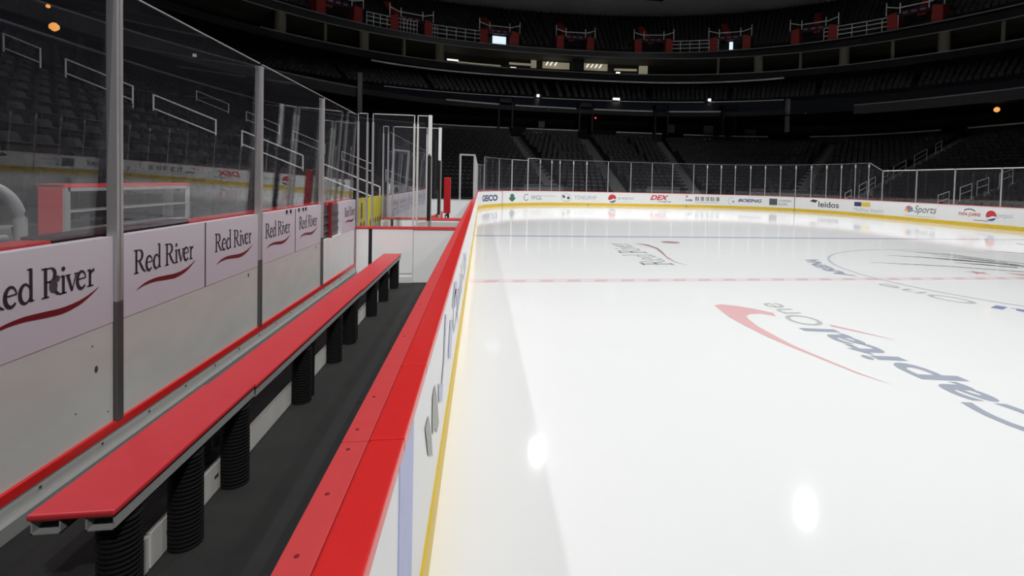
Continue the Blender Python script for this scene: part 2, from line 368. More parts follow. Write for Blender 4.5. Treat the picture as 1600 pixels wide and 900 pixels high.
mb = MB(); mb.add([f(a, b, .001) for a, b in ((6.28, .62), (6.45, .62), (6.45, .82), (6.67, .92), (6.9, .82), (6.9, .62), (7.07, .62), (6.95, .45), (6.67, .3), (6.4, .45))], [tuple(range(10))]); ad('end', mb, P['ad_green'], 'dark shield emblem')
mb = MB(); stroke(mb, arc(8.15, .62, .22, .24, 40, 330, 20), .06, f, .001); text(mb, 'WGL', 8.65, 9.66, .44, .78, f, .001, .25); rect(mb, 9.7, 10.9, .72, .74, f, .001); ad('end', mb, P['ad_grey'], 'grey ring and word logo')
mb = MB(); stroke(mb, arc(11.8, .62, .42, .3, 20, 360, 24), .02, f, .001); disc(mb, 11.6, .68, .11, f, .001); disc(mb, 11.98, .6, .12, f, .001); disc(mb, 11.5, .76, .07, f, .001); ad('end', mb, P['ad_dgrey'], 'round black and white badge')
mb = MB(); text(mb, 'TOHEURVIP', 12.5, 14.3, .48, .80, f, .001, .1); ad('end', mb, P['ad_lgrey'], 'pale grey lettering beside the round badge')
def ball(board, cu, cv, r):
    mb = MB(); mb.add([f(cu+r*cos(a), cv+r*sin(a), .001) for a in [radians(t) for t in range(-8, 212, 10)]]+[f(cu-.3*r, cv-.28*r, .001), f(cu+.25*r, cv-.02*r, .001)], [tuple(range(24))]); ad(board, mb, P['ad_red'], 'red upper half of a ball logo')
    mb = MB(); mb.add([f(cu+r*cos(a), cv+r*sin(a), .001) for a in [radians(t) for t in range(225, 345, 8)]]+[f(cu+.45*r, cv-.42*r, .001), f(cu-.1*r, cv-.62*r, .001)], [tuple(range(17))]); ad(board, mb, P['ad_blue'], 'blue lower part of a ball logo')
ball('end', 15.63, .60, .34)
mb = MB(); text(mb, 'pepsi', 16.15, 17.42, .46, .8, f, .001); rect(mb, 16.4, 17.2, .36, .375, f, .001); ad('end', mb, P['ad_lgrey'], 'small grey word beside the ball logo')
mb = MB(); text(mb, 'DEX', 18.84, 20.45, .55, .95, f, .001, .35, .035); ad('end', mb, P['ad_red'], 'bold red slanted word logo')
mb = MB(); text(mb, 'imaging', 19.5, 20.65, .35, .50, f, .001, .2); ad('end', mb, P['ad_navy'], 'small dark word under the red logo')
mb = MB(); text(mb, 'WEB', 21.85, 22.5, .5, .66, f, .001, 0, .03); ad('end', mb, P['ad_navy'], 'small dark lettering')
mb = MB(); mb.add([f(21.9, .94, .001), f(22.1, .98, .001), f(22.0, .76, .001)], [(0, 1, 2)]); ad('end', mb, P['ad_red'], 'small red mark')
mb = MB()
for k in range(5):
    u = 22.75+k*.42
    for q in range(3): rect(mb, u, u+.3, .58+q*.12, .63+q*.12, f, .001)
    rect(mb, u+.03+.1*(k % 3), u+.09+.1*(k % 3), .55, .9, f, .001); rect(mb, u+.24, u+.3, .55, .82, f, .001)
rect(mb, 22.7, 24.7, .42, .44, f, .001, 6); ad('end', mb, P['ad_dgrey'], 'row of dense block characters')
mb = MB(); stroke(mb, arc(25.75, .6, .3, .3, 60, 260, 16), .03, f, .001); disc(mb, 25.85, .55, .1, f, .001); ad('end', mb, P['ad_lgrey'], 'grey swirl mark')
mb = MB(); text(mb, 'BOEING', 26.2, 28.06, .55, .82, f, .001, .35, .03); ad('end', mb, P['ad_navy'], 'dark slanted word logo')
mb = MB(); rect(mb, 28.6, 29.2, .4, .92, f, .001); ad('end', mb, P['ad_dgrey'], 'dark square emblem')
mb = MB(); disc(mb, 28.9, .66, .17, f, .0015); ad('end', mb, P['ad_lgrey'], 'pale disc in the square emblem')
mb = MB(); text(mb, 'GORMAN', 29.3, 30.25, .68, .86, f, .001); text(mb, 'BLDRS', 29.3, 29.95, .42, .6, f, .001); ad('end', mb, P['ad_grey'], 'two small grey lines of lettering')
mb = MB(); mb.add([f(a, b, .001) for a, b in ((31.65, .83), (31.9, .98), (32.3, .92), (32.1, .74))], [(0, 1, 2, 3)]); text(mb, 'leidos', 32.34, 33.98, .42, .85, f, .001, 0, .012); ad('rc', mb, P['ad_black'], 'black lower-case word logo')
mb = MB(); rect(mb, 35.31, 35.95, .66, .95, f, .001, 2); ad('rc', mb, P['ad_navy'], 'dark block')
mb = MB(); rect(mb, 35.95, 36.75, .66, .95, f, .001, 2); ad('rc', mb, P['ad_yel'], 'yellow block')
mb = MB(); text(mb, 'MedStar Health', 35.31, 37.9, .32, .56, f, .001); ad('rc', mb, P['ad_pale'], 'pale blue lettering under the blocks')
for k, (c, a0) in enumerate((('ad_yel', 165), ('ad_orange', 135), ('ad_red', 108), ('ad_purple', 80), ('ad_blue', 50), ('ad_teal', 22))):
    mb = MB(); a1 = radians(a0+8); a2 = radians(a0-14)
    mb.add([f(39.83, .5, .001)]+[f(39.83-.34*cos(a2+(a1-a2)*i/5)*-1, .55+.36*sin(a2+(a1-a2)*i/5), .001) for i in range(6)], [tuple(range(7))]); ad('rc', mb, P[c], 'coloured feather of a fan logo')
mb = MB(); text(mb, 'Sports', 40.2, 41.7, .4, .95, f, .001, .35); ad('rc', mb, P['ad_dgrey'], 'dark script word')
mb = MB(); rect(mb, 39.5, 41.6, .30, .32, f, .001, 4); ad('rc', mb, P['ad_lgrey'], 'fine print line')
mb = MB(); text(mb, 'PAPA JOHNS', 43.05, 44.25, .5, .74, f, .001, 0, .02); ad('rc', mb, P['ad_red'], 'red slab word logo')
mb = MB(); stroke(mb, arc(43.65, .76, .32, .16, 20, 160, 10), .06, f, .001); rect(mb, 43.9, 44.7, .34, .37, f, .001, 2); ad('rc', mb, P['ad_dgrey'], 'small dark arch above the red word')
ball('rc', 44.8, .64, .27)
mb = MB(); text(mb, 'pepsi', 45.1, 45.85, .5, .8, f, .001); ad('rc', mb, P['ad_pale'], 'pale word beside the second ball logo')
mb = MB()
for s in (13.63, 22.0): rect(mb, s-.02, s+.02, .0, .2, fb(0), .013)
ad('end', mb, P['ad_dgrey'], 'dark joints in the kick plate')
for s, b in ((5.5, 'end'), (30.5, 'rc')):
    mb = MB(); rect(mb, s-.015, s+.03, .0, H-.03, fb(0), .012); o = mb.build('panel_joint', P['ad_dgrey'], BRD[b])
# marks on the near (bench) boards, face x=0 looking onto the ice
g = lambda a, b, w: (-.009+w, a, b)
mb = MB(); mb.box((-.013, -7.77, .2), (-.0085, -7.47, H-.03)); mb.build('blue_stripe', mat('pale_blue_stripe', (.40, .44, .70), .4, noise=.12, nscale=18), BRD['bench'])['label'] = 'scuffed pale blue vertical stripe'
AG = mat('olive_grey_print', (.36, .36, .33), .5); AB = mat('pale_violet_print', (.50, .51, .68), .5)
mb = MB()
for pl in ([(-6.949, .779), (-7.086, .785), (-6.932, .583), (-6.698, .454), (-6.781, .601)], [(-6.62, .787), (-6.755, .781), (-6.755, .646), (-6.718, .569), (-6.593, .54), (-6.457, .451), (-6.325, .444), (-6.451, .631)]):
    mb.add([g(a, b, .001) for a, b in pl], [tuple(range(len(pl)))])
mb.build('printed_logo', AG, BRD['bench'])['label'] = 'grey angular print seen edge-on'
mb = MB()
for pl in ([(-6.4, .7), (-6.025, .548), (-6.081, .461), (-6.351, .573)], [(-5.915, .968), (-6.028, .706), (-6.166, .605), (-6.079, .57), (-5.9, .66), (-5.779, .932)], [(-5.368, .778), (-5.535, .539), (-5.176, .412), (-4.976, .669)], [(-4.756, .951), (-5.117, .813), (-4.542, .669), (-4.222, .844)]):
    mb.add([g(a, b, .001) for a, b in pl], [tuple(range(len(pl)))])
mb.build('printed_logo', AB, BRD['bench'])['label'] = 'pale violet print seen edge-on'
mb = MB(); text(mb, 'Capital One', -4.9, -1.2, .35, .85, g, .001); mb.build('printed_logo', AB, BRD['bench'])
mb = MB(); stroke(mb, [(-3.3, .85), (-2.9, .7), (-2.4, .6)], [.02, .09, .02], g, .002); mb.build('printed_logo', PINK, BRD['bench'])

# bench-side wide red cap: two strips, split in lengths by fine joints
CY = [YB, -10.4, -7.84, -7.275, -4.2, -1.6, .27, 4.5, 9.0]
lab = {1: 'nearest length of red counter cap, on this side of the clear crosswise joint', 2: 'short length of red counter cap just past the clear crosswise joint', 3: 'long length of red counter cap beside the middle bench', 4: 'length of red counter cap beside the far bench', 5: 'red counter cap across the passage behind the bench partition', 6: 'red counter cap of the second bench beyond the passage', 7: 'farthest length of red counter cap leading to the glass', 0: 'red counter cap length behind the camera'}
for i in range(8):
    y0, y1 = CY[i]+.0015, CY[i+1]-.0015
    e = empty('board_cap', (-.07, (y0+y1)/2, H-.04), lab[i], 'counter cap', 'red cap lengths on the bench boards')
    m1 = MB(); m1.box((-.083, y0, H-.045), (.012, y1, H), .006); m1.build('outer_strip', RED, e)['label'] = 'glossy red strip on the ice side'
    m1 = MB(); m1.box((-.156, y0, H-.04), (-.0845, y1, H-.003), .003); m1.build('inner_strip', REDM, e)['label'] = 'paler red strip on the bench side'
    for (a, b) in ((-.128, -7.88), (-.125, -8.073), (-.125, -8.265), (-.13, -7.772), (-.129, -7.551), (-.127, -6.9), (-.127, -6.3), (-.127, -5.3), (-.127, -3.2), (-.127, -8.6)):
        if y0 < b < y1: m1 = MB(); m1.lathe((a, b, H-.0035), [(.0055, 0), (.0055, .0012)], 10); m1.build('screw', REDD, e)
# ------------------------------------------------------------ bench floor
FZ, XB, YC = .29, -1.611, -1.535
mb = MB(); mb.box((-1.062, YB, .0), (-.105, 9.0, FZ)); tag(mb.build('floor', RUBD, None), 'black rubber bench floor', kind='structure')
mb = MB()
for y0, y1 in ((-13, -9.2), (-9.19, -5.67), (-5.662, -1.54)): mb.box((-.62, y0, FZ), (-.12, y1, FZ+.006), .002)
m_ = mb.build('rubber_mat', RUBBER); tag(m_, 'black rubber runner along the bench side of the boards', 'rubber mat')
mb = MB(); mb.box((-1.6, YB, .0), (-1.075, 9.0, .415)); tag(mb.build('floor', RUBBER), 'raised black walkway behind the bench', kind='structure')
YR = [-8.4, -7.12, -6.9, -6.33, -5.4, -4.5, -3.6, -2.6, -1.6]
e = empty('step_riser', (-1.06, -5, FZ), 'white scuffed riser boards under the rear of the benches', 'step riser')
for i in range(len(YR)-1):
    mb = MB(); mb.box((-1.073, YR[i]+.004, FZ), (-1.055, YR[i+1]-.004, .432), .002); mb.build('riser_board', RISER, e)
mb = MB()
for y in (-7.0, -6.95, -6.62): mb.box((-1.0549, y-.015, .36), (-1.0535, y+.02, .375))
mb.build('scuff', MARK, e)
# inner face of the boards on the bench side
mb = MB(); mb.box((-.104, YB, 0), (-.1005, 9, H-.05)); mb.build('inner_panel', DARK, BRD['bench'])

# ------------------------------------------------------------ benches
def bench(y0, y1, zt, legs, label):
    e = empty('bench', (-1.06, (y0+y1)/2, FZ), label, 'bench', 'red players benches in one line')
    m = MB(); m.box((-1.192, y0, zt-.022), (-.94, y1, zt), .007); m.build('seat_plank', REDB, e)
    for x0, x1 in ((-1.185, -1.1), (-1.03, -.945)):
        m = MB(); t = .005; z0, z1 = zt-.07, zt-.023
        m.box((x0, y0+.01, z1-t), (x1, y1-.01, z1)); m.box((x0, y0+.01, z0), (x1, y1-.01, z0+t)); m.box((x0, y0+.01, z0), (x0+t, y1-.01, z1)); m.box((x1-t, y0+.01, z0), (x1, y1-.01, z1))
        m.build('support_rail', GALV, e)['label'] = 'hollow grey aluminium rail'
    for (y, br) in legs:
        prof = [(.058, 0)]; z = .0; top = zt-.071-FZ-.005
        while z < top-.02: prof += [(.064, z+.004), (.064, z+.010), (.057, z+.014), (.057, z+.018)]; z += .018
        prof += [(.058, top)]
        m = MB(); m.lathe((-1.0, y, FZ), prof, 20); l = m.build('leg', HOSE, e, smooth=False); l['label'] = 'round leg in a ribbed black sleeve'
        if br:
            m = MB(); m.lathe((-.975, y+.095, FZ), [(.03, 0), (.03, zt-.1-FZ), (.036, zt-.1-FZ), (.036, zt-.071-FZ)], 12); m.build('brace', BLACK, e)
    return e
bench(-7.49, -6.46, .765, [(-7.37, 0), (-6.98, 0), (-6.55, 0)], 'nearest red plank bench, its open end at the lower left, on black ribbed legs')
bench(-6.455, -4.08, .755, [(-5.60, 1), (-4.82, 0), (-4.33, 1)], 'middle red plank bench between two overlapping joints')
bench(-4.075, -1.64, .745, [(-3.36, 0), (-2.66, 0), (-1.9, 1)], 'farthest red plank bench ending at the white partition')
e = empty('storage_tray', (-1.35, -6.4, .415), 'grey slatted tray on the walkway under the nearest bench', 'tray')
mb = MB()
for k in range(4): mb.box((-1.5, -6.62+k*.11, .50), (-1.16, -6.56+k*.11, .515))
mb.build('slat', ALUL, e)
mb = MB(); mb.box((-1.5, -6.64, .415), (-1.48, -6.2, .50)); mb.box((-1.18, -6.64, .415), (-1.16, -6.2, .50)); mb.build('frame', ALUD, e)

# ------------------------------------------------------------ back wall of the bench
def wallseg(y0, y1, label, zt=1.53, m=BANNER, low=SCUFF, zs=1.10, grp='white panels behind the bench'):
    e = empty('board_wall_panel', (XB, (y0+y1)/2, .41), label, 'wall panel', grp)
    mb = MB(); mb.box((XB-.06, y0, .595), (XB, y1, zs)); mb.build('lower_panel', low, e)['label'] = 'scuffed off-white lower panel'
    mb = MB(); mb.box((XB-.06, y0, zs), (XB+.002, y1, zt)); mb.build('banner', m, e)['label'] = 'pale lilac printed banner'
    return e
PY = [-8.09, -6.44, -4.79, -3.15, -1.56]
labs = ['leftmost wall panel, one banner with a black smudge on its lettering, puck mark below', 'wall panel with two printed banners just right of the big upright', 'wall panel with the third and fourth banners, small clips on top', 'wall panel with dark window and last banner beside the partition']
WP = []
for i in range(4):
    if i < 3: WP.append(wallseg(PY[i]+.024, PY[i+1]-.024, labs[i]))
e = empty('board_wall_panel', (XB, -2.3, .41), labs[3], 'wall panel', 'white panels behind the bench'); WP.append(e)
mb = MB(); mb.box((XB-.06, PY[3]+.024, .595), (XB, -1.575, 1.10)); mb.build('lower_panel', WHITE, e)
mb = MB(); mb.box((XB-.06, -2.31, 1.10), (XB+.002, -1.575, 1.53)); mb.build('banner', BANNER, e)
mb = MB(); mb.box((XB-.06, PY[3]+.024, 1.10), (XB-.045, -2.31, 1.50)); mb.build('dark_window', mat('murky_window', (.085, .08, .085), .4, noise=.6, nscale=6), e)
mb = MB(); 
for k in range(3): mb.box((XB-.045, PY[3]+.04, 1.18+k*.1), (XB-.03, -2.33, 1.20+k*.1))
mb.build('window_bar', ALUD, e)
mb = MB(); mb.box((XB-.04, -2.76, 1.10), (XB-.005, -2.70, 1.53)); mb.build('window_post', SWRED, e)['label'] = 'dark red upright in the window'
mb = MB()
for y in (-2.9, -2.45, -1.85): mb.box((XB, y, .6), (XB+.004, y+.008, 1.09))
mb.build('panel_rib', ALUL, e)
mb = MB(); mb.box((XB-.02, -1.62, .6), (XB+.012, -1.575, 1.12)); mb.build('corner_trim', mat('trim_maroon_reflection', (.30, .16, .17), .5), e)['label'] = 'corner strip with maroon reflection painted in'  # corner post; a maroon reflection is put into its colour
fw = lambda a, b, w: (XB+.0035+w, a, b)
for (i, y0) in ((0, -7.145), (1, -6.315), (1, -5.496), (2, -4.675), (2, -3.875), (3, -2.17)):
    L = .562 if y0 > -7 else .562
    mb = MB(); serif_word(mb, fw, y0, 1.312, L/SERIF_W, .128); mb.build('lettering', INK, WP[i])['label'] = 'black serif words printed on the banner'
    mb = MB(); swoosh(mb, fw, y0+.02, y0+L+.02, 1.243, .055); mb.build('swoosh', SWRED, WP[i])['label'] = 'dark red swoosh under the words'
for i, y in ((1, -5.617), (2, -3.978)):
    mb = MB(); mb.box((XB+.002, y-.006, 1.10), (XB+.004, y+.006, 1.53)); mb.build('banner_joint', MARK, WP[i])
def spot(i, y, z, r, k=1.0):
    mb = MB(); mb.prism(arc(y, z, r*.8, r*k, 0, 330, 11), .0012, fw if z > 1.1 else (lambda a, b, w: (XB+w+.0003, a, b))); mb.build('puck_mark', MARK, WP[i])
spot(0, -6.576, .901, .013, 1.3); spot(0, -6.822, 1.356, .026, 1.1); spot(0, -6.80, 1.385, .014); spot(1, -4.981, 1.057, .012, 1.4); spot(0, -6.7, .74, .004); spot(0, -6.6, 1.02, .005); spot(0, -6.5, .66, .004); spot(2, -3.33, 1.06, .01, 1.3)
mb = MB()
for y in (-4.22, -4.12, -3.9, -3.78, -3.7): mb.box((XB+.002, y, 1.495), (XB+.008, y+.03, 1.53))
mb.build('clip', BLACK, WP[2])
# second bench back wall beyond the passage
e = wallseg(1.15, 9.0, 'pale pinkish wall behind the second bench, seen through the partition glass', 1.50, BANNER, WHITE, 1.06, None)
mb = MB(); 
for y in (2.2, 3.8, 5.4, 7.0): mb.box((XB+.002, y, 1.06), (XB+.004, y+.012, 1.5))
mb.build('banner_joint', MARK, e)
mb = MB()
for y in (1.35, 2.4, 4.0, 5.6, 7.2): serif_word(mb, fw, y, 1.28, .9/SERIF_W, .11); swoosh(mb, fw, y, y+.9, 1.2, .05)
mb.build('lettering', mat('faded_pink_print', (.5, .3, .36), .5), e)
# red sill strip, screwed white strip, grey curb
mb = MB(); mb.box((XB-.01, YB, .548), (XB+.014, -1.575, .594), .004); tag(mb.build('baseboard_left', RED), kind='structure')
e = empty('base_strip', (XB, -5, .475), 'white screwed strip below the red sill, behind the benches', 'base strip')
mb = MB(); mb.box((XB-.03, YB, .482), (XB+.008, -1.575, .547)); mb.build('strip', ALUL, e)
y = -7.6
while y < -1.7: mb = MB(); mb.lathe((XB+.0085, y, .52), [(.006, 0), (.006, .008)], 6); mb.build('screw', MARK, e); y += .35
mb = MB(); mb.box((XB-.03, YB, .412), (XB+.035, -1.575, .4815), .003); tag(mb.build('floor_curb', GALV), 'grey aluminium curb at the foot of the wall', 'curb', kind='structure')
# red cap on top of the wall (behind the glass line)
for y0, y1, m, lb in ((-9.5, -6.74, RED, 'bright red top plank behind the leftmost banner'), (-6.74, -5.68, REDD, 'top plank with shade painted in, between the two bright red ones'), (-5.68, -1.56, RED, 'long bright red top plank right of the white rack')):
    mb = MB(); z = 1.535 if m is not REDD else 1.548; m = mat('shaded_maroon_plank', (.035, .004, .006), .6, spec=.2) if m is REDD else m  # the shadow on the middle plank is put into its maroon colour
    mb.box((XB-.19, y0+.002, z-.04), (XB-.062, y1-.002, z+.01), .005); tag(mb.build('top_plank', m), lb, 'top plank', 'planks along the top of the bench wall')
# uprights and leaning glass panes
LEAN = radians(-2.0)
def upright(x, y, z0, z1, label, w=.028, d=.05, m=ALU, grp='glass uprights behind the bench', low=None, lowtop=1.5):
    e = empty('glass_upright', (x, y, z0), label, 'upright', grp)
    mb = MB(); zl = lowtop if low else z0
    for k in (-1, 1): mb.box((x-d/2, y+k*w*.5-.008, zl), (x+d/2, y+k*w*.5+.008, z1), .002)
    mb.box((x-d/2+.006, y-w*.5, zl), (x+d/2-.008, y+w*.5, z1)); mb.build('post', m, e)
    if low: mb = MB(); mb.box((x-d/2, y-w/2-.007, z0), (x+d/2, y+w/2+.007, lowtop), .002); mb.build('lower_post', low, e)['label'] = 'lower section with dark reflection painted in'
    mb = MB(); mb.box((x-d/2-.002, y-w/2-.01, z1), (x+d/2+.002, y+w/2+.01, z1+.012), .002); mb.build('end_cap', m, e)
    return e
ul = {-8.09: 'upright behind the camera on the bench wall', -6.44: 'tallest and thickest grey upright, between the first and second banners', -4.79: 'second grey upright between the second and third banner', -3.15: 'third grey upright left of the dark window'}
for y, lb in ul.items(): upright(XB-.005, y, .594, 2.735, lb, low=ALUD, lowtop=1.15 if y != -6.44 else 1.2)  # darker lower metal paints in the dark reflection at the post foot
def pane(y0, y1, z0, z1, label, lean=LEAN, x=XB-.02, grp='leaning glass panes behind the bench'):
    o = empty('glass_shield', (x, (y0+y1)/2, z0), label, 'glass shield', grp)
    zc = .55*(z1-z0); dx = lambda z: -(z-z0-zc)*math.tan(lean)
    mb = MB(); t = .010; a, b = z0, z1
    mb.add([(x+dx(a), y0, a), (x+t+dx(a), y0, a), (x+t+dx(a), y1, a), (x+dx(a), y1, a), (x+dx(b), y0, b), (x+t+dx(b), y0, b), (x+t+dx(b), y1, b), (x+dx(b), y1, b)],
           [(0, 3, 2, 1), (4, 5, 6, 7), (0, 1, 5, 4), (1, 2, 6, 5), (2, 3, 7, 6), (3, 0, 4, 7)])
    mb.build('glass_sheet', GLASSP, o)
    mb = MB(); mb.box((x+dx(b)-.001, y0, b), (x+dx(b)+t+.001, y1, b+.006)); mb.build('top_edge', mat('glass_edge', (.45, .45, .45), .3), o)['label'] = 'pale polished top edge'
pl = ['glass pane at the far left, in front of the bent white pipe', 'glass pane between the first two tall grey uprights', 'glass pane between the second and third uprights', 'glass pane right of the third upright, next to the bench partition']
for i in range(4): pane(PY[i]+.026, PY[i+1]-.026, 1.545, 2.765, pl[i])
pane(1.15, 9.0, 1.51, 2.765, 'glass behind the second bench beyond the passage', grp=None)

# ------------------------------------------------------------ cross partition at the bench end
def crosswall(y, lbl, near=True):
    e = empty('partition_wall', (-.9, y, FZ), lbl, 'partition', 'white partitions across the bench')
    for x0, x1, nm in ((-1.606, -1.43, 'side_panel'), (-1.38, -.79, 'gate_panel'), (-.785, -.157, 'side_panel')):
        mb = MB(); mb.box((x0, y, FZ+.002), (x1, y+.05, H-.035), .003); mb.build(nm, WHITE, e)
    mb = MB(); mb.box((-1.43, y+.01, FZ), (-1.38, y+.04, H-.03)); mb.build('gap_shade_strip', BLACK, e)['label'] = 'black strip painting the shade of the gap beside the gate'  # black strip stands in for the shade inside the gap
    mb = MB(); mb.box((-1.606, y-.01, H-.035), (-.79, y+.06, H), .003); mb.box((-.79, y-.01, H-.045), (-.157, y+.06, H), .003); mb.build('cap_strip', REDM, e)['label'] = 'red top strip'
    if near:
        mb = MB(); mb.box((-1.36, y-.004, .425), (-.80, y, .431)); mb.build('gate_seam', MARK, e)
        mb = MB(); mb.box((-1.09, y-.012, FZ), (-.80, y-.001, .385), .002); mb.build('kick_strip', SCUFF, e)
    return e
crosswall(YC, 'white partition with gate at the far end of the benches')
crosswall(.27, 'second white partition on the far side of the narrow passage', False)
mb = MB(); mb.box((-.9, YC+.2, 1.0), (-.16, .2, 1.06), .003); mb.box((-1.55, YC+.25, .9), (-.95, .2, .95), .003); tag(mb.build('grey_shelf', GALV), 'grey shelf in the narrow passage between the partitions', 'shelf')
def xglass(y, posts, panes, zb=H, zt=2.79, tag_='first'):
    for k, x in enumerate(posts):
        e = empty('glass_upright', (x, y, zb), 'slim bright upright %s of the %s bench partition' % (['at the wall', 'left of the gate gap', 'left edge of the gate', 'right edge of the gate', 'just right of the gate'][k], tag_), 'upright', 'uprights on the bench partitions')
        mb = MB(); mb.box((x-.013, y, zb), (x+.013, y+.04, zt-.12), .003); mb.box((x-.006, y+.012, zt-.12), (x+.006, y+.028, zt+.012)); mb.build('post', ALUL if k in (3, 4) else ALU, e)
    for k, (x0, x1, zz) in enumerate(panes):
        o = empty('glass_shield', ((x0+x1)/2, y+.02, zb), '%s glass pane of the %s bench partition' % (['narrow left', 'wide gate', 'narrow right'][k], tag_), 'glass shield', 'glass panes on the bench partitions')
        mb = MB(); mb.box((x0, y+.015, zb+.002), (x1, y+.025, zz)); mb.build('glass_sheet', GLASS, o)
        mb = MB(); mb.box((x0, y+.012, zz), (x1, y+.028, zz+.012)); mb.build('top_edge', ALUL, o)
xglass(YC, [-1.597, -1.466, -1.388, -.795, -.745], [(-1.58, -1.48, 2.79), (-1.37, -.81, 2.79), (-.73, -.60, 2.79)])
xglass(.27, [-1.577, -1.49, -1.40, -.80, -.75], [(-1.56, -1.50, 2.79), (-1.38, -.82, 2.79), (-.73, -.60, 2.79)], tag_='second')
for y, zb, lb in ((YC, 1.17, 'thick upright white above and black below, at the near partition'), (.27, 1.14, 'slimmer white over black upright at the second partition')):
    e = empty('padded_post', (-.566, y, zb), lb, 'post', 'two-tone posts on the partitions')
    mb = MB(); mb.box((-.592, y, 2.20), (-.540, y+.05, 2.81), .004); mb.build('upper_post', mat('pale_post', (.66, .66, .65), .45), e)['label'] = 'off-white upper half'
    mb = MB(); mb.lathe((-.57, y+.025, zb+.05), [(.026, 0), (.028, .02), (.028, 1.0), (.022, 1.02)], 14); mb.build('foam_pad', BLACK, e)['label'] = 'black foam padded lower half'
    mb = MB(); mb.box((-.545, y+.005, H), (-.533, y+.045, 2.2), .002); mb.box((-.585, y, H-.001), (-.55, y+.05, zb+.06), .003); mb.build('bracket', ALU, e)
e = empty('red_padded_post', (-.43, .30, H), 'short dark red upright pad beside the white and black post', 'pad')
mb = MB(); mb.box((-.485, .29, 1.22), (-.36, .36, 1.89), .012); mb.build('pad', mat('dark_red_vinyl', (.32, .004, .008), .4), e)
mb = MB(); mb.tube([(-.45, .325, H), (-.45, .325, 1.17), (-.40, .325, 1.22)], .018); mb.tube([(-.40, .325, H), (-.40, .325, 1.22)], .022); mb.build('foot', BLACK, e)
mb = MB(); mb.add([(-.72, .33, H), (-.5, .33, H), (-.5, .37, H+.13), (-.72, .33, H+.02)], [(0, 1, 2, 3)]); mb.box((-.72, .33, H), (-.5, .37, H+.04)); tag(mb.build('red_wedge', REDM), 'small bright red wedge at the foot of the black padded post', 'wedge')
# white end wall beyond the second bench + return door frame
e = empty('partition_wall', (-.8, 9.0, 0), 'plain white wall at the far end of the second bench', 'partition')
mb = MB(); mb.box((XB, 9.02, .0), (-.1, 9.1, H), .002); mb.build('panel', WHITE, e)
mb = MB(); mb.box((XB, 9.0, H), (-.1, 9.12, H+.012)); mb.build('cap_strip', ALUL, e)
e = empty('glass_door_frame', (-.35, 10.7, H), 'grey tubular door frame standing where the side glass begins', 'door frame')
mb = MB(); mb.box((-.66, 10.68, H-.05), (-.59, 10.74, 2.86), .004); mb.box((-.115, 10.68, H-.05), (-.05, 10.74, 2.86), .004); mb.build('jamb', ALU, e)
mb = MB(); mb.box((-.59, 10.68, 2.80), (-.115, 10.74, 2.86), .003); mb.build('head_rail', ALU, e)
mb = MB(); mb.box((-.66, 10.6, 0), (-.1, 10.76, H-.06)); mb.build('base_panel', WHITE, e)
# yellow signs behind the passage
for k, (y0, y1, lb) in enumerate(((-1.30, -.86, 'left yellow sign with dark lettering seen through the partition glass'), (-.62, .42, 'wider yellow sign right of the slim bright uprights'))):
    e = empty('yellow_sign', (XB-.02, (y0+y1)/2, 1.03), lb, 'sign', 'yellow signs behind the passage')
    mb = MB(); mb.box((XB-.05, y0, 1.03), (XB-.01, y1, 1.53), .003); mb.build('panel', YELLOWP, e)
    fy = lambda a, b, w: (XB-.009+w, a, b)
    mb = MB(); rect(mb, y0+.16*(y1-y0)+.05, y0+.16*(y1-y0)+.13, 1.22, 1.46, fy)
    for q in range(2+3*k): disc(mb, y0+.12+q*.2, 1.10, .045, fy); stroke(mb, arc(y0+.12+q*.2, 1.10, .07, .06, 0, 300, 10), .015, fy)
    mb.build('lettering', MARK, e)
mb = MB(); mb.box((XB-.06, -1.48, FZ), (XB-.015, 1.14, 1.03)); tag(mb.build('passage_wall', GALV), 'grey wall under the yellow signs', 'wall panel')
mb = MB(); mb.box((XB-.05, .43, 1.03), (XB-.01, 1.13, 1.50)); tag(mb.build('purple_banner', mat('dim_purple_print', (.22, .17, .22), .5, noise=.3, nscale=9)), 'dim purplish banner right of the yellow signs', 'banner')

# ------------------------------------------------------------ things behind the bench glass
RACKW = mat('rack_grey_white', (.42, .42, .41), .5)
e = empty('equipment_rack', (-2.45, -5.0, .42), 'open white rack with red top and red side behind the glass', 'rack')
X0, X1, Y0, Y1 = -2.55, -2.40, -5.65, -4.32
mb = MB(); mb.box((X0, Y0-.02, .42), (X1-.012, Y0+.015, 1.765), .002); mb.build('side_panel', REDM, e)['label'] = 'red side panel'
mb = MB(); mb.box((X0, Y0-.02, 1.745), (X1, Y1+.02, 1.768), .003); mb.build('top_panel', RED, e)['label'] = 'red top'
mb = MB(); mb.box((X1-.012, Y0-.018, .42), (X1+.004, Y0+.02, 1.744)); mb.box((X1-.012, Y1-.02, .42), (X1+.004, Y1+.02, 1.744)); mb.box((X1-.012, Y0, 1.722), (X1+.004, Y1, 1.744)); mb.build('frame', RACKW, e)['label'] = 'white front frame'
for z in (1.59, 1.46, 1.2): mb = MB(); mb.box((X0, Y0, z-.005), (X1, Y1, z+.003)); mb.build('shelf', RACKW, e)
mb = MB(); mb.box((X0, Y1-.1, .42), (X0+.02, Y1+.02, 1.744)); mb.build('rear_post', RACKW, e)
e = empty('pipe_rail', (-2.2, -6.3, .42), 'thick white bent pipe rail at the left edge behind the glass', 'rail')
mb = MB(); pts = [(-2.2, -7.6, 1.775), (-2.2, -6.45, 1.775)]+[(-2.2, -6.45+.22*sin(radians(a)), 1.555+.22*cos(radians(a))) for a in range(10, 91, 10)]+[(-2.2, -6.23, .42)]
mb.tube(pts, .028, 12); mb.build('pipe', ALUL, e, smooth=True)
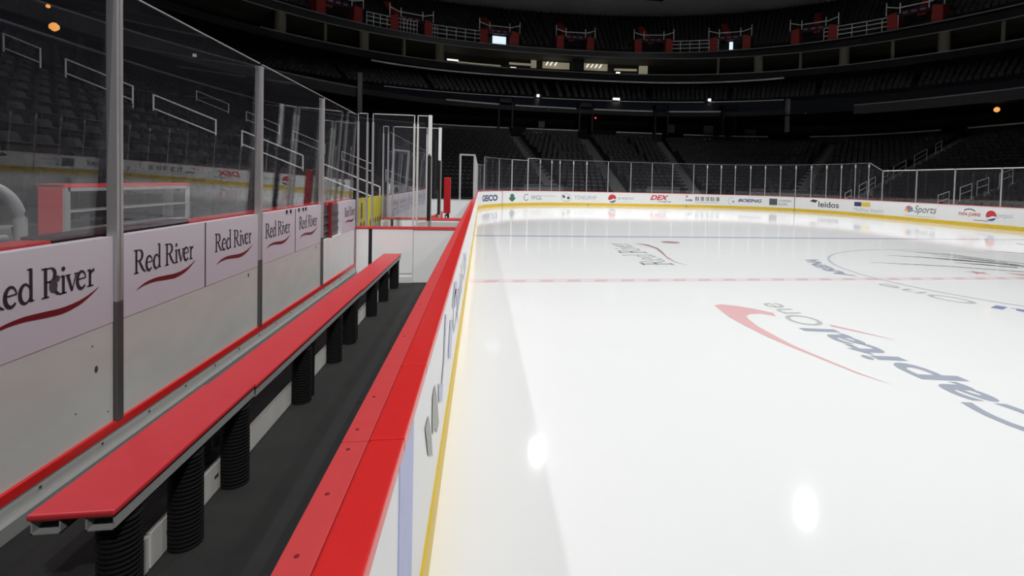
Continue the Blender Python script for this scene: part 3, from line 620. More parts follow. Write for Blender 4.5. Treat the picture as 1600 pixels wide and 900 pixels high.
mb = MB(); mb.tube([(-2.2, -7.6, 1.56), (-2.2, -6.32, 1.50)], .02, 10); mb.build('mid_pipe', ALUL, e, smooth=True)

# ------------------------------------------------------------ glass round the rink
POST_S = []
def s_of(x, y):
    if y <= 21.95: return (y-21.95) if x < 5 else SMAX+(21.95-y)
    if x < RC: return RC*atan2(y-21.95, RC-x)
    if x < W-RC: return SA+x-RC
    return SB+RC*(pi/2-atan2(y-21.95, x-(W-RC)))
PL = [(-.08, 10.75), (-.08, 12.9), (-.08, 15.1), (-.08, 17.5), (-.08, 19.9), (-.03, 22.2), (.35, 24.7), (1.42, 26.81), (2.41, 28.0), (3.69, 29.07), (4.7, 29.66), (5.66, 30.07), (6.36, 30.28), (7.49, 30.5), (8.6, 30.56), (10.38, 30.56), (12.29, 30.56), (14.09, 30.56), (15.86, 30.56), (17.7, 30.56), (18.84, 30.44), (19.95, 30.17), (20.99, 29.77), (22.03, 29.2), (22.93, 28.53), (23.76, 27.73), (24.48, 26.82), (25.08, 25.81), (25.54, 24.71), (25.84, 23.55), (25.98, 22.35), (25.99, 21.13), (25.99, 19.93), (25.99, 17.36), (25.99, 14.9), (25.99, 12.39), (25.99, 9.9), (25.99, 7.4), (25.99, 4.9), (25.99, 2.4), (25.99, -.1), (25.99, -2.6), (25.99, -5.1)]
where = ['beside the grey door frame on the left side', 'first of the crowded uprights on the left side', 'second of the crowded uprights on the left side', 'third of the crowded uprights on the left side', 'fourth of the crowded uprights on the left side', 'where the left side begins to curve', 'in the left curve before the dark blue word logo',
 'above the dark blue word logo', 'bright one above the shield emblem', 'bright one above the grey ring logo', 'just right of the ring logo', 'left of the round badge', 'above the left of the round badge', 'above the round badge', 'above the end of the pale lettering', 'left of the red and blue ball logo', 'between the ball logo and the red word logo', 'left of the red slanted word logo', 'just right of the red slanted word logo', 'above the small dark lettering', 'above the block characters', 'above the end of the block characters', 'above the grey swirl mark', 'above the middle of the dark slanted word logo', 'above the end of the dark slanted word logo', 'above the two small grey lines', 'above the panel joint in the right corner', 'above the left of the black lower-case word', 'above the right of the black lower-case word', 'above the dark and yellow blocks', 'above the right end of the pale blue lettering', 'at the end of the high glass', 'first of the lower side glass', 'right of the peacock fan logo', 'above the red slab word logo', 'nearest the right picture edge, above the pale ball logo'] + ['out of frame on the right side']*7
SS = [s_of(x, y) for x, y in PL]
def ztop(i):
    if i < 6: return 2.84
    if i < 9: return 3.42
    if i <= 31: return 3.60
    return 3.04
CAPK = set(list(range(10, 15))+list(range(20, 32)))
for i, s in enumerate(SS):
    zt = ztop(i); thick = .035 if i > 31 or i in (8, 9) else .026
    x, y = bp(s, .06); a = Vector((*bp(s+.05), 0))-Vector((*bp(s-.05), 0)); ang = atan2(a.y, a.x)
    e = empty('glass_stanchion', (x, y, H), 'grey stanchion of the rink glass, %s' % where[i], 'stanchion', 'stanchions holding the rink glass'); e.rotation_euler.z = ang
    del e['_w']
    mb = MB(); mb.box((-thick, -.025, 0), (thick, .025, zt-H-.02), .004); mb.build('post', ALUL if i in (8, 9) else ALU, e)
    if i in CAPK: mb = MB(); mb.box((-.05, -.03, zt-H-.30), (.05, .03, zt-H-.10), .01); mb.build('clamp', ALUL, e)['label'] = 'brighter clamp near the top'
for i in range(len(SS)-1):
    z0, z1 = ztop(i), ztop(i+1); zt = min(z0, z1) if i > 31 or i < 5 else z0
    n = 3; ss = srange(SS[i]+.03, SS[i+1]-.03, .8)
    if i == 31: zs = [z0+(z1-z0)*k/(len(ss)-1) for k in range(len(ss))]
    else: zs = [min(z0, z1) if i != 31 else z0]*len(ss)
    e = empty('glass_shield', (*bp((SS[i]+SS[i+1])/2, .06), H), 'rink glass from the stanchion %s' % where[i], 'glass shield', 'panes of the rink glass')
    vs = []; fs = []
    for s, z in zip(ss, zs): vs += [(*bp(s, .054), H), (*bp(s, .066), H), (*bp(s, .066), z), (*bp(s, .054), z)]
    for k in range(len(ss)-1):
        for q in range(4): fs.append((k*4+q, k*4+(q+1) % 4, k*4+4+(q+1) % 4, k*4+4+q))
    fs += [(3, 2, 1, 0), tuple(4*(len(ss)-1)+q for q in range(4))]
    link('glass_sheet', vs, fs, GLASS, e)
    mb = MB(); r = .012 if i < 31 else .022
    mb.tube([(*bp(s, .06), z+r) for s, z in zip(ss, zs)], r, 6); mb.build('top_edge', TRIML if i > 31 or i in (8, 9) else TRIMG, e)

# ------------------------------------------------------------ the stands
OUT = {'L7': (51.5, 14.67, 34.96, 4.39, 8.2), 'L6': (51.5, 12.05, 37.18, 2.55, 10.86), 'L5': (53, 8.66, 43.36, 2.53, 12.22), 'Lc': (55, 10.18, 38, 2.89, 15.13), 'L2': (56, 10.49, 44.85, 2.4, 16.27), 'L3': (56, 10.57, 44.03, 2.52, 18.45), 'L4': (56, 9.99, 43.43, 2.4, 19.13)}
def op(k, t, e=0, z=None):
    b, cx, a, n, z_ = OUT[k]; c, s = cos(t), sin(t)
    return Vector((cx+(a+e)*(1 if c > 0 else -1)*abs(c)**(2/n), (b+e)*(1 if s > 0 else -1)*abs(s)**(2/n), z_ if z is None else z))
def outer_x(k, y, side):
    b, cx, a, n, z = OUT[k]; q = max(0, 1-abs(y/b)**n)**(1/n); return cx+side*a*q
# inner line of the lower stand: parameter q, grows clockwise from y=-15 on the left
EX, EE = 3.3, 1.85
QA = 36.95
def inner(q):
    """point, outward direction"""
    if q < QA: return Vector((-EX, -15+q, 0)), Vector((-1, 0, 0))
    q -= QA; A = (RC+2.5)*pi/2
    if q < A: a = q/(RC+2.5); return Vector((RC-(RC+EX)*cos(a), 21.95+(RC+EE)*sin(a), 0)), Vector((-cos(a), sin(a), 0))
    q -= A
    if q < W-2*RC: return Vector((RC+q, E+EE, 0)), Vector((0, 1, 0))
    q -= W-2*RC
    if q < A: a = q/(RC+2.5); return Vector((W-RC+(RC+EX)*sin(a), 21.95+(RC+EE)*cos(a), 0)), Vector((sin(a), cos(a), 0))
    q -= A; return Vector((W+EX, 21.95-q, 0)), Vector((1, 0, 0))
QB = QA+(RC+2.5)*pi/2; QC = QB+W-2*RC; QD = QC+(RC+2.5)*pi/2; QE = QD+37
def inside(k, p_):
    b, cx, a, n, z = OUT[k]; return abs((p_.x-cx)/a)**n+abs(p_.y/b)**n < 1
def rayout(q):
    p_, d = inner(q); lo, hi = 5, 60
    for _ in range(40):
        m = (lo+hi)/2
        if inside('L7', p_+d*m): lo = m
        else: hi = m
    return p_, d, lo
ZI, ZO, NR = .34, 7.13, 20; RZ = .32
def rowpt(q, r, dz=0):
    p_, d, L = rayout(q); v_ = p_+d*(L*r/NR); v_.z = ZI+(ZO-ZI)*r/NR+dz; return v_
QS = srange(0, QE, .9); RO = [rayout(q) for q in QS]
vs = []; fs = []
nk = 2*(NR+1)
for p_, d, L in RO:
    for r in range(NR+1):
        b_ = p_+d*(L*r/NR); zl = ZI+(ZO-ZI)*(r-.5)/NR; zh = ZI+(ZO-ZI)*(r+.5)/NR
        vs += [(b_.x, b_.y, max(zl, 0) if r else 0), (b_.x, b_.y, zh)]
for i in range(len(RO)-1):
    for k in range(nk-1): fs.append((i*nk+k, i*nk+k+1, (i+1)*nk+k+1, (i+1)*nk+k))
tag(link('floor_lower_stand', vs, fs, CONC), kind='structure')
AISLE = [-3.1+15, 8.7+15, 20.5+15, QB-1.6, QB+3.9, QC+1.6, QC+8.6, 0, 0, 0]
def q_right(y): return QD+21.95-y
AISLE[7] = QD-4.45; AISLE[8] = QD+2.9; AISLE[9] = q_right(7.5)
AW = .62
for a in AISLE:
    mb = MB(); p_, d, L = rayout(a); t_ = Vector((-d.y, d.x, 0))
    for r in range(2*NR):
        b0 = p_+d*(L*(r/2-.02)/NR); b1 = p_+d*(L*(r/2+.5)/NR); z1 = ZI+(ZO-ZI)*(r/2+.52)/NR; z0 = z1-.42
        pts = [b0-t_*AW, b0+t_*AW, b1+t_*AW, b1-t_*AW]
        mb.add([(v.x, v.y, z0) for v in pts]+[(v.x, v.y, z1) for v in pts], [(0, 3, 2, 1), (4, 5, 6, 7), (0, 1, 5, 4), (1, 2, 6, 5), (2, 3, 7, 6), (3, 0, 4, 7)])
    tag(mb.build('floor_aisle_steps', CONCL), 'concrete aisle steps up the lower stand', kind='structure')
# parapet wall at the top of the lower stand, with light rail; interrupted over some portals
TS = [i*pi*1.16/240-.25 for i in range(241)]
def loft(name, A, B, m, t0=-.25, t1=pi+.25, n=200, kind='structure', label=None):
    ts = [t0+(t1-t0)*i/n for i in range(n+1)]; vs = [A(t) for t in ts]+[B(t) for t in ts]
    o = link(name, vs, [(i, i+1, n+2+i, n+1+i) for i in range(n)], m, smooth=True); tag(o, label, kind=kind); return o
def slab(name, A, th, m, h, t0, t1, n=60, **k):
    """upright ring wall with thickness"""
    ts = [t0+(t1-t0)*i/n for i in range(n+1)]; vs = []; fs = []
    for t in ts:
        a = A(t); c = a-Vector((12.9, 0, a.z)); c.z = 0; c = c.normalized()*th
        vs += [a, a+c, a+c-Vector((0, 0, h)), a-Vector((0, 0, h))]
    for i in range(n):
        for q in range(4): fs.append((i*4+q, i*4+(q+1) % 4, i*4+4+(q+1) % 4, i*4+4+q))
    fs += [(0, 1, 2, 3), tuple(4*n+q for q in range(4))[::-1]]
    o = link(name, vs, fs, m); tag(o, k.get('label'), k.get('cat'), k.get('group'), k.get('kind', 'structure')); return o
def rail(name, A, r, m, t0, t1, n=60, label=None, cat='rail', group=None):
    mb = MB(); mb.tube([A(t0+(t1-t0)*i/n) for i in range(n+1)], r, 6); o = mb.build(name, m); tag(o, label, cat, group); return o
segs = [(3.3, 1.905), (1.877, 1.656), (1.625, 1.575), (1.569, 1.533), (1.497, 1.224), (1.035, .506), (.431, -.15)]
nm = ['long left side', 'behind the bench partition', 'left of centre behind the far goal', 'centre behind the far goal', 'right of centre behind the far goal', 'right corner', 'far right side']
for (a, b), n_ in zip(segs, nm):
    slab('wall_parapet', lambda t: op('L7', t, 0, 8.17), .12, NAVY, 1.1, a, b, 80 if abs(a-b) > .6 else 30)
    rail('parapet_rail', lambda t: op('L7', t, -.02, 8.2), .07, TRIML if n_ != 'long left side' else TRIMG, a, b, 60, 'thin pale rail on the lower stand parapet, %s' % n_, 'rail', 'rails on the lower stand parapet')
loft('floor_concourse', lambda t: op('L7', t, 0, 7.4), lambda t: op('L7', t, 7, 7.4), CONC)
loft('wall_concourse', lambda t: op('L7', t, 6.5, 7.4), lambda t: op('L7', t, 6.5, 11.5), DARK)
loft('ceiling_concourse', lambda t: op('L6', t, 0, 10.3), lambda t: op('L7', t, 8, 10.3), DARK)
# club fascia
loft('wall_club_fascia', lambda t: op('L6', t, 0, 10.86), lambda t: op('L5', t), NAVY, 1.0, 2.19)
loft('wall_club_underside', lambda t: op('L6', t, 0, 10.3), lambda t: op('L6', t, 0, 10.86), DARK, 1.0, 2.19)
for a, b in ((.81, -.2), (3.3, 2.19)):
    slab('wall_club_fascia', lambda t: op('L6', t, 0, 10.86), .3, FASC, .95, a, b, 80)
    loft('wall_club_fascia', lambda t: op('L6', t, .3, 10.86), lambda t: op('L5', t, 0, 11.2), NAVY, a, b)
    rail('fascia_trim', lambda t: op('L6', t, -.02, 10.88), .07, TRIMG, a, b, 60, 'grey trim along the top of the club fascia, %s' % ('right side' if a < 1 else 'left side'), 'trim', 'trims on the club fascia')
for a, b, n_ in ((1.919, 1.759, 'far left'), (1.713, 1.5755, 'left of centre'), (1.552, 1.406, 'right of centre'), (1.359, 1.186, 'far right')):
    rail('fascia_trim', lambda t: op('L6', t, -.04, 10.88), .085, TRIML, a, b, 30, 'bright edge strip under the club tier, %s piece' % n_, 'trim', 'bright strips under the club tier')
rail('fascia_trim', lambda t: op('L5', t, -.02), .06, TRIML, 1.945, .994, 80, 'long thin trim along the top of the club fascia', 'trim')
for t in (1.74, 1.565, 1.38, 1.17):
    a = op('L6', t, -.1); mb = MB()
    mb.box((a.x-.9, a.y-.1, 8.0), (a.x-.7, a.y+2.2, 11.6), .02); mb.box((a.x+.7, a.y-.1, 8.0), (a.x+.9, a.y+2.2, 11.6), .02); mb.box((a.x-.9, a.y-.1, 11.1), (a.x+.9, a.y+2.2, 11.6), .02)
    tag(mb.build('portal_frame', NAVY), kind='structure')
# club seating tread, second fascia
loft('floor_club_stand', lambda t: op('L5', t, 0, 12.0), lambda t: op('L5', t, 6, 14.9), CONC)
loft('wall_suite_fascia', lambda t: op('L2', t, -.6, 15.35), lambda t: op('L2', t), DARK)
loft('ceiling_suite_soffit', lambda t: op('L2', t, -.6, 15.35), lambda t: op('L2', t, 7, 15.35), DARK)
rail('fascia_trim', lambda t: op('L2', t, -.03, 16.3), .07, TRIMG, 2.3, .5, 100, 'grey trim along the sill of the suite level', 'trim')
rail('fascia_trim', lambda t: op('Lc', t), .10, TRIML, 2.0617, .9464, 100, 'long bright thin line under the suite level fascia', 'trim')
slab('wall_suite_lower_band', lambda t: op('Lc', t, .03), .15, FASC, .05, 2.06, .95)
# suite level opening
loft('floor_suite', lambda t: op('L2', t, 0, 16.25), lambda t: op('L2', t, 6, 16.25), DARK)
loft('wall_suite_back', lambda t: op('L2', t, 4, 16.25), lambda t: op('L2', t, 4, 18.5), mat('brown_back_wall', (.035, .032, .024), .8, noise=.4, nscale=.4))
loft('ceiling_suite', lambda t: op('L3', t, 0, 18.45), lambda t: op('L3', t, 7, 18.45), mat('soffit', (.10, .095, .08), .8))
loft('wall_upper_fascia', lambda t: op('L3', t), lambda t: op('L4', t), FASC)
rail('fascia_trim', lambda t: op('L3', t, -.03, 18.46), .07, TRIMG, 2.35, .4, 100, 'beige grey lower edge of the upper fascia', 'trim')
rail('fascia_trim', lambda t: op('L4', t, -.03, 19.15), .06, TRIMG, 2.35, .4, 100, 'thin top edge of the upper fascia', 'trim')
PLC = ['farthest left', 'second from left', 'third from left', 'fourth from left', 'left of the lit suites', 'right of the lit suites', 'second right of the lit suites', 'third right of the lit suites', 'fourth right of the lit suites', 'fifth right of the lit suites', 'sixth right', 'farthest right']
for k, t in enumerate((2.251, 2.148, 2.0515, 1.9486, 1.8543, 1.186, 1.0768, .9668, .8608, .7548, .655, .5568)):
    a = op('L2', t, .6); mb = MB(); wd = .55 if k % 2 == 0 else .22
    mb.lathe((a.x, a.y, 16.25), [(wd, 0), (wd, 2.2)], 4 if k % 2 else 14); tag(mb.build('concourse_column', BEIGE), 'beige column in the suite opening, %s' % PLC[k], 'column', 'columns of the suite level')
# upper bowl
loft('floor_upper_stand', lambda t: op('L4', t, .2, 18.9), lambda t: op('L4', t, 19, 30.2), mat('upper_tread', (.03, .03, .03), .9))
loft('floor_upper_walk', lambda t: op('L4', t, 0, 19.0), lambda t: op('L4', t, .8, 19.0), DARK)
loft('ceiling', lambda t: op('L4', t, 19.5, 30.0), lambda t: Vector((12.9, 0, 30.0)), CEIL, n=120)
for k, t in enumerate((1.9, 1.35, .95)):
    a = op('L4', t, 8, 29.0); mb = MB(); mb.box((a.x-2, a.y-1, 29.2), (a.x+2, a.y+1, 29.98), .05); tag(mb.build('duct', DARK), kind='structure')

# lower bowl seats -------------------------------------------------
def seat_parts():
    """folding seat facing +y local (towards the rink)"""
    back = MB(); pan = MB(); ped = MB()
    for i in range(5):                                    # curved shell back
        pass
    vs = []; cols = 5; rows = [(.38, -.02, .20), (.60, -.075, .225), (.80, -.125, .215), (.86, -.145, .185)]
    for th in (0, -.03):
        for z, yy, hw in rows:
            for c in range(cols):
                u = -1+2*c/(cols-1); vs.append((u*hw, yy+th+.035*u*u, z))
    n = len(rows)*cols; fs = []
    for r in range(len(rows)-1):
        for c in range(cols-1):
            a = r*cols+c; fs += [(a, a+cols, a+cols+1, a+1), (n+a, n+a+1, n+a+cols+1, n+a+cols)]
    edge = [c for c in range(cols)]+[r*cols+cols-1 for r in range(1, len(rows))]+[(len(rows)-1)*cols+c for c in range(cols-2, -1, -1)]+[r*cols for r in range(len(rows)-2, 0, -1)]
    for i in range(len(edge)): a, b = edge[i], edge[(i+1) % len(edge)]; fs.append((a, b, n+b, n+a))
    back.add(vs, fs)
    pan.box((-.20, .0, .36), (.20, .07, .70), .02)
    pan.box((-.205, -.005, .68), (.205, .085, .72), .015)
    ped.box((-.235, -.06, 0), (-.215, .12, .48)); ped.box((.215, -.06, 0), (.235, .12, .48)); ped.box((-.24, -.08, .56), (-.21, .2, .59)); ped.box((-.24, -.06, .45), (-.215, -.02, .58))
    return back, pan, ped
def cproj(v_):
    d = Vector(v_)-CP; z = d.dot(fwd)
    if z < .3: return None
    return 866.84+FPX*d.dot(r2)/z, 306.62-FPX*d.dot(u2)/z, z
def low_seat():
    m = MB(); hw = .22
    m.add([(-hw, -.02, .38), (hw, -.02, .38), (hw*.85, -.14, .84), (-hw*.85, -.14, .84), (-hw, -.06, .38), (hw, -.06, .38), (hw*.85, -.17, .84), (-hw*.85, -.17, .84)],
          [(0, 1, 2, 3), (7, 6, 5, 4), (3, 2, 6, 7), (0, 3, 7, 4), (1, 5, 6, 2)])
    m.add([(-hw*.9, 0, .36), (hw*.9, 0, .36), (hw*.9, .0, .72), (-hw*.9, .0, .72), (-hw*.9, .06, .36), (hw*.9, .06, .36), (hw*.9, .08, .72), (-hw*.9, .08, .72)],
          [(4, 5, 6, 7), (3, 7, 6, 2), (0, 4, 7, 3), (1, 2, 6, 5)])
    return m.v, m.f
spots = []
for r in range(NR):
    q = .3
    while q < QE-.3:
        p_, d, L = rayout(q)
        # local width of a seat measured at this row
        rr = L*(r+.45)/NR; k_ = 1.0
        if QA < q < QB or QC < q < QD: k_ = (RC+2.5+rr)/(RC+2.5)
        if all(abs(q-a)*k_ > AW+.3 for a in AISLE):
            v_ = p_+d*rr; v_.z = ZI+(ZO-ZI)*(r+.5)/NR; spots.append((v_, d, r, q))
        q += .56/k_
seen = []
for i, (v_, d, r, q) in enumerate(spots):
    c = cproj(v_+Vector((0, 0, .6)))
    if c and 0 < c[0] < 1600 and 0 < c[1] < 900:
        lim = 385-.09*c[0] if c[0] < 560 else 296+(c[0]-760)*.01
        if c[1] < lim-12: seen.append((c[2], i))
seen.sort(); near = set(i for z, i in seen[:300])
sb, sp_, sd = seat_parts()
proto = None
GR = {'a': ('charcoal folding seat in the stand behind the bench glass, left of the railed aisle', 'charcoal seats left of the first railed aisle'), 'b': ('charcoal folding seat behind the bench glass, right of the first railed aisle', 'charcoal seats right of the first railed aisle'), 'c': ('dark folding seat in the stand around the far corners', 'dark seats around the far corners')}
for i in sorted(near):
    v_, d, r, q = spots[i]; ang = atan2(-d.y, -d.x)-pi/2
    if proto is None:
        o = empty('stadium_seat', (0, 0, 0), 'x', 'seat'); del o['_w']
        sb.build('backrest', SEAT, o); sp_.build('folded_pan', SEAT, o); sd.build('arm_bracket', BLACK, o); proto = o
    else: o = copytree(proto)
    o.location = v_; o.rotation_euler.z = ang
    gk = 'a' if q < AISLE[1] else ('b' if q < AISLE[2] else 'c'); o['label'], o['group'] = GR[gk]
lv, lf = low_seat()
def mass(name, places, m, label):
    vs = []; fs = []
    for v_, d in places:
        ang = atan2(-d.y, -d.x)-pi/2; c, s = cos(ang), sin(ang); n = len(vs)
        vs += [(v_.x+c*x-s*y, v_.y+s*x+c*y, v_.z+z) for x, y, z in lv]; fs += [tuple(k+n for k in f_) for f_ in lf]
    o = link(name, vs, fs, m); tag(o, label, 'seats', kind='stuff'); return o
mass('stand_seats', [(v_, d) for i, (v_, d, r, q) in enumerate(spots) if i not in near], SEAT, 'dark seat rows filling the rest of the lower stand')
pl_ = []
for r in range(6):
    t = 2.5
    while t > .3:
        a = op('L5', t, .5+r*.85, 12.25+r*.42); b = op('L5', t+.01, .5+r*.85, 0); d = Vector((a.y-b.y, 0, 0)); tang = Vector((a.x-b.x, a.y-b.y, 0)).normalized(); dd = Vector((-tang.y, tang.x, 0))
        if dd.y < 0 and a.y > 20: dd = -dd
        if int((t*9.7) % 2.2*10) != 0: pl_.append((a, dd))
        t -= .6/46
mass('club_seats', pl_, SEAT, 'dark seat rows of the club tier')
VT = [2.12, 1.9307, 1.6972, 1.5441, 1.3485, 1.1333, .9103, .688]
VC = [op('L4', t, 1.5) for t in VT]
pl_ = []
for r in range(18):
    t = 2.35
    while t > .4:
        a = op('L4', t, 1.4+r*.95, 19.55+r*.555); b = op('L4', t+.01, 1.4+r*.95, 0); tang = Vector((a.x-b.x, a.y-b.y, 0)).normalized(); dd = Vector((-tang.y, tang.x, 0))
        if dd.y < 0 and a.y > 20: dd = -dd
        if r > 4 or all(hypot(a.x-c.x, a.y-c.y) > 2.9+.3*r for c in VC): pl_.append((a, dd))
        t -= .62/52
mass('upper_seats', pl_, SEAT, 'dark seat rows of the upper tier under the ceiling')

# vomitories of the upper tier
VL = ['above the left lower tier', 'left of the lit white doorway', 'with the lit white doorway', 'left of centre', 'right of centre', 'right of the long grey railing', 'left of the right-hand railing', 'right of the right-hand railing']
for k, t in enumerate(VT):
    a = op('L4', t, .5, 19.0); b = op('L4', t+.005, .5, 19.0); u = (a-b).normalized(); o_ = Vector((-u.y, u.x, 0)); o_ = o_ if o_.dot(a-Vector((12.9, 0, 19))) > 0 else -o_
    e = empty('vomitory', (a.x, a.y, 19.0), 'red-walled stair portal in the upper tier, %s' % VL[k], 'stair portal', 'red portals of the upper tier'); e.rotation_euler.z = atan2(u.y, u.x); del e['_w']
    for sgn in (-1, 1):
        mb = MB(); mb.add([(sgn*1.5, 0, .1), (sgn*2.5, 0, .1), (sgn*2.5, 0, 2.0), (sgn*1.6, 0, 2.2), (sgn*1.5, 2.5, .1), (sgn*2.5, 2.5, .1), (sgn*2.5, 2.5, 2.6), (sgn*1.6, 2.5, 2.6)], [(0, 1, 2, 3), (0, 4, 5, 1), (3, 2, 6, 7), (0, 3, 7, 4), (1, 5, 6, 2), (4, 7, 6, 5)])
        mb.build('side_wall', VRED, e)
    mb = MB(); mb.box((-1.5, .3, 1.75), (1.5, .6, 2.35), .02); mb.build('lintel', NAVY, e)
    mb = MB()
    for x in (-.9, -.1, .7): mb.box((x-.25, .24, 1.95), (x+.25, .3, 2.15))
    mb.build('section_sign', mat('dim_magenta_sign', (.45, .1, .18), .5), e)
    mb = MB(); mb.box((-1.5, 2.2, .1), (1.5, 2.3, 1.8)); mb.build('rear_opening', BLACK, e)
    mb = MB(); mb.tube([(-2.6, 0, 2.95), (-1.5, 0, 2.6), (1.5, 0, 2.6), (2.6, 0, 2.95)], .06, 6)
    for x, z in ((-2.6, 3.4), (-1.3, 3.1), (1.3, 3.1), (2.6, 3.4)): mb.tube([(x, 0, 2.0), (x, 0, z)], .06, 6)
    mb.build('railing', RAILW, e)['label'] = 'pale railing'
    mb = MB()
    for j in range(8): mb.box((-.5-.12*j, 3+j*.9, 2.2+j*.55), (.3-.12*j, 3.9+j*.9, 2.75+j*.55))
    mb.build('stair', VRED, e)['label'] = 'red stairs above the portal'
    if k in (2, 5):
        mb = MB(); mb.box((-.8 if k == 2 else -.05, .9, .1), (.95 if k == 2 else .4, 1.0, 1.6)); mb.build('lit_doorway', LITD, e)['label'] = 'doorway glowing white'
# long pale railings between portals
for a, b, lb in ((1.895, 1.86, 'pale slanted railing right of the second portal'), (1.96, 1.915, 'pale railing left of the second portal'), (1.30, 1.165, 'long grey railing between the fifth and sixth portals'), (.885, .72, 'long pale railing between the two right-hand portals'), (1.86, 1.735, 'thin railing running to the lit doorway'), (2.05, 1.96, 'pale railing at the left end')):
    mb = MB(); n = 10; P_ = [op('L4', a+(b-a)*i/n, .7) for i in range(n+1)]
    for dz in (.75, 1.25, 1.7): mb.tube([p_+Vector((0, 0, dz)) for p_ in P_], .05, 6)
    for p_ in P_[::2]: mb.tube([p_+Vector((0, 0, 0)), p_+Vector((0, 0, 1.7))], .045, 6)
    mb.box((0, 0, 0), (0, 0, 0)) if False else None
    tag(mb.build('tier_railing', RAILW), lb, 'railing', 'railings on the front of the upper tier')

# lit suites in the opening
def suitebox(name, t0, t1, z0, z1, e_, m, label, cat, grp=None, n=4):
    mb = MB(); A = [op('L2', t0+(t1-t0)*i/n, e_, z0) for i in range(n+1)]
    for i in range(n):
        a, b = A[i], A[i+1]; o_ = Vector((0, .25, 0)); mb.add([a, b, b+o_, a+o_, a+Vector((0, 0, z1-z0)), b+Vector((0, 0, z1-z0)), b+o_+Vector((0, 0, z1-z0)), a+o_+Vector((0, 0, z1-z0))], [(0, 3, 2, 1), (4, 5, 6, 7), (0, 1, 5, 4), (1, 2, 6, 5), (2, 3, 7, 6), (3, 0, 4, 7)])
    o = mb.build(name, m); tag(o, label, cat, grp); return o
def T2(px):  # bearing of suite items along the opening
    tab = [(690, 1.841), (790, 1.6808), (890, 1.5582), (912, 1.5315), (1020, 1.3642), (1122, 1.186)]
    for (a, ta), (b, tb) in zip(tab, tab[1:]):
        if a <= px <= b: return ta+(tb-ta)*(px-a)/(b-a)
for k, (p0, p1, z0, z1, m, lb) in enumerate(((800, 839, 17.55, 17.8, LITB, 'lit beige soffit strip, leftmost in the suites'), (839, 848, 17.3, 18.3, LITB, 'small lit box at the end of the left soffit strip'), (858, 891, 17.35, 18.2, LITB, 'lit suite with slanted pattern left of the dark gap'), (912, 947, 17.4, 18.3, LITB, 'lit suite with slanted pattern right of the dark gap'), (958, 994, 17.5, 17.75, LITB, 'lit beige soffit strip right of centre'), (998, 1012, 17.0, 18.2, LITB, 'rightmost lit beige panel'), (720, 786, 17.2, 17.35, LITB, 'long dim lit strip far left of the suites'))):
    suitebox('suite_soffit', T2(p0), T2(p1), z0, z1, 3.2 if k != 6 else 3.4, m, lb, 'soffit light', 'lit soffits in the suite opening')
for k, (p0, p1, z0, z1, lb) in enumerate(((800, 811, 16.7, 17.0, 'small bright lamp at the left of the suites'), (859, 868, 16.35, 16.65, 'bright lamp low in the left patterned suite'), (933, 946, 16.3, 16.75, 'brightest white lamp right of the dark gap'), (874, 882, 16.7, 16.85, 'faint lamp beside the left patterned suite'), (960, 966, 16.7, 17.1, 'small lamp under the right soffit strip'), (976, 992, 16.6, 16.85, 'row of lamps under the right soffit strip'), (700, 718, 17.15, 17.3, 'short lamp strip on the far left'))):
    suitebox('suite_lamp', T2(p0), T2(p1), z0, z1, 2.4, LITW, lb, 'lamp', 'white lamps in the suite opening', 2)
mb = MB()
for base in (862, 868, 874, 916, 922, 928, 934):
    a = op('L2', T2(base), 3.1, 17.75); mb.add([(a.x, a.y, 17.7), (a.x+.12, a.y, 17.7), (a.x+.42, a.y, 18.2), (a.x+.3, a.y, 18.2)], [(0, 1, 2, 3)])
tag(mb.build('slanted_letters', LITW), 'slanted bright strokes on the two patterned suites', 'sign')
suitebox('dark_screen', T2(893), T2(911), 16.5, 18.4, 1.5, BLACK, 'black column of screens between the lit suites', 'screen')
# small lamps on the club level
for (t, px, lb) in ((1.5881, 0, 'white spot lamp left of centre on the club level'), (1.4491, 0, 'wide white spot lamp at the centre of the club level'), (1.1993, 0, 'small white spot lamp right of centre on the club level')):
    a = op('L5', t, -.3, 12.45); e = empty('spot_lamp', a, lb, 'lamp', 'spot lamps on the club level')
    mb = MB(); mb.box((a.x-.45, a.y, a.z-.13), (a.x+.45, a.y+.2, a.z+.13), .04) if 'wide' in lb else mb.box((a.x-.17, a.y, a.z-.16), (a.x+.17, a.y+.2, a.z+.16), .04); mb.build('lens', LITW, e)
    mb = MB(); mb.box((a.x-.5, a.y+.2, a.z-.3), (a.x+.5, a.y+.5, a.z+.25), .04); mb.build('housing', BLACK, e)
def glow(x, y, z, s, m, label, cat='lamp'):
    e = empty('wall_lamp', (x, y, z), label, cat); mb = MB(); mb.lathe((x, y, z-s), [(s*.3, 0), (s, s*.6), (s, s*1.4), (s*.4, s*2)], 12); mb.build('globe', m, e, smooth=True)
    mb = MB(); mb.lathe((x, y, z+s), [(s*.3, 0), (s*.3, s*.6)], 8); mb.build('fitting', BLACK, e)
glow(48.6, 32.2, 9.7, .24, LITO, 'amber lamp under the fascia at the far right')
glow(-20.9, 19.2, 8.95, .2, LITO, 'amber lamp in the concourse at the upper left')
glow(-20.9, 18.85, 9.85, .09, LITO, 'small pale lamp above the amber one, upper left')
glow(13.9, 51.3, 9.8, .12, LITR, 'tiny red light over the centre portal')
glow(38.3, 46, 10.6, .12, LITR, 'tiny red light over the right portal')
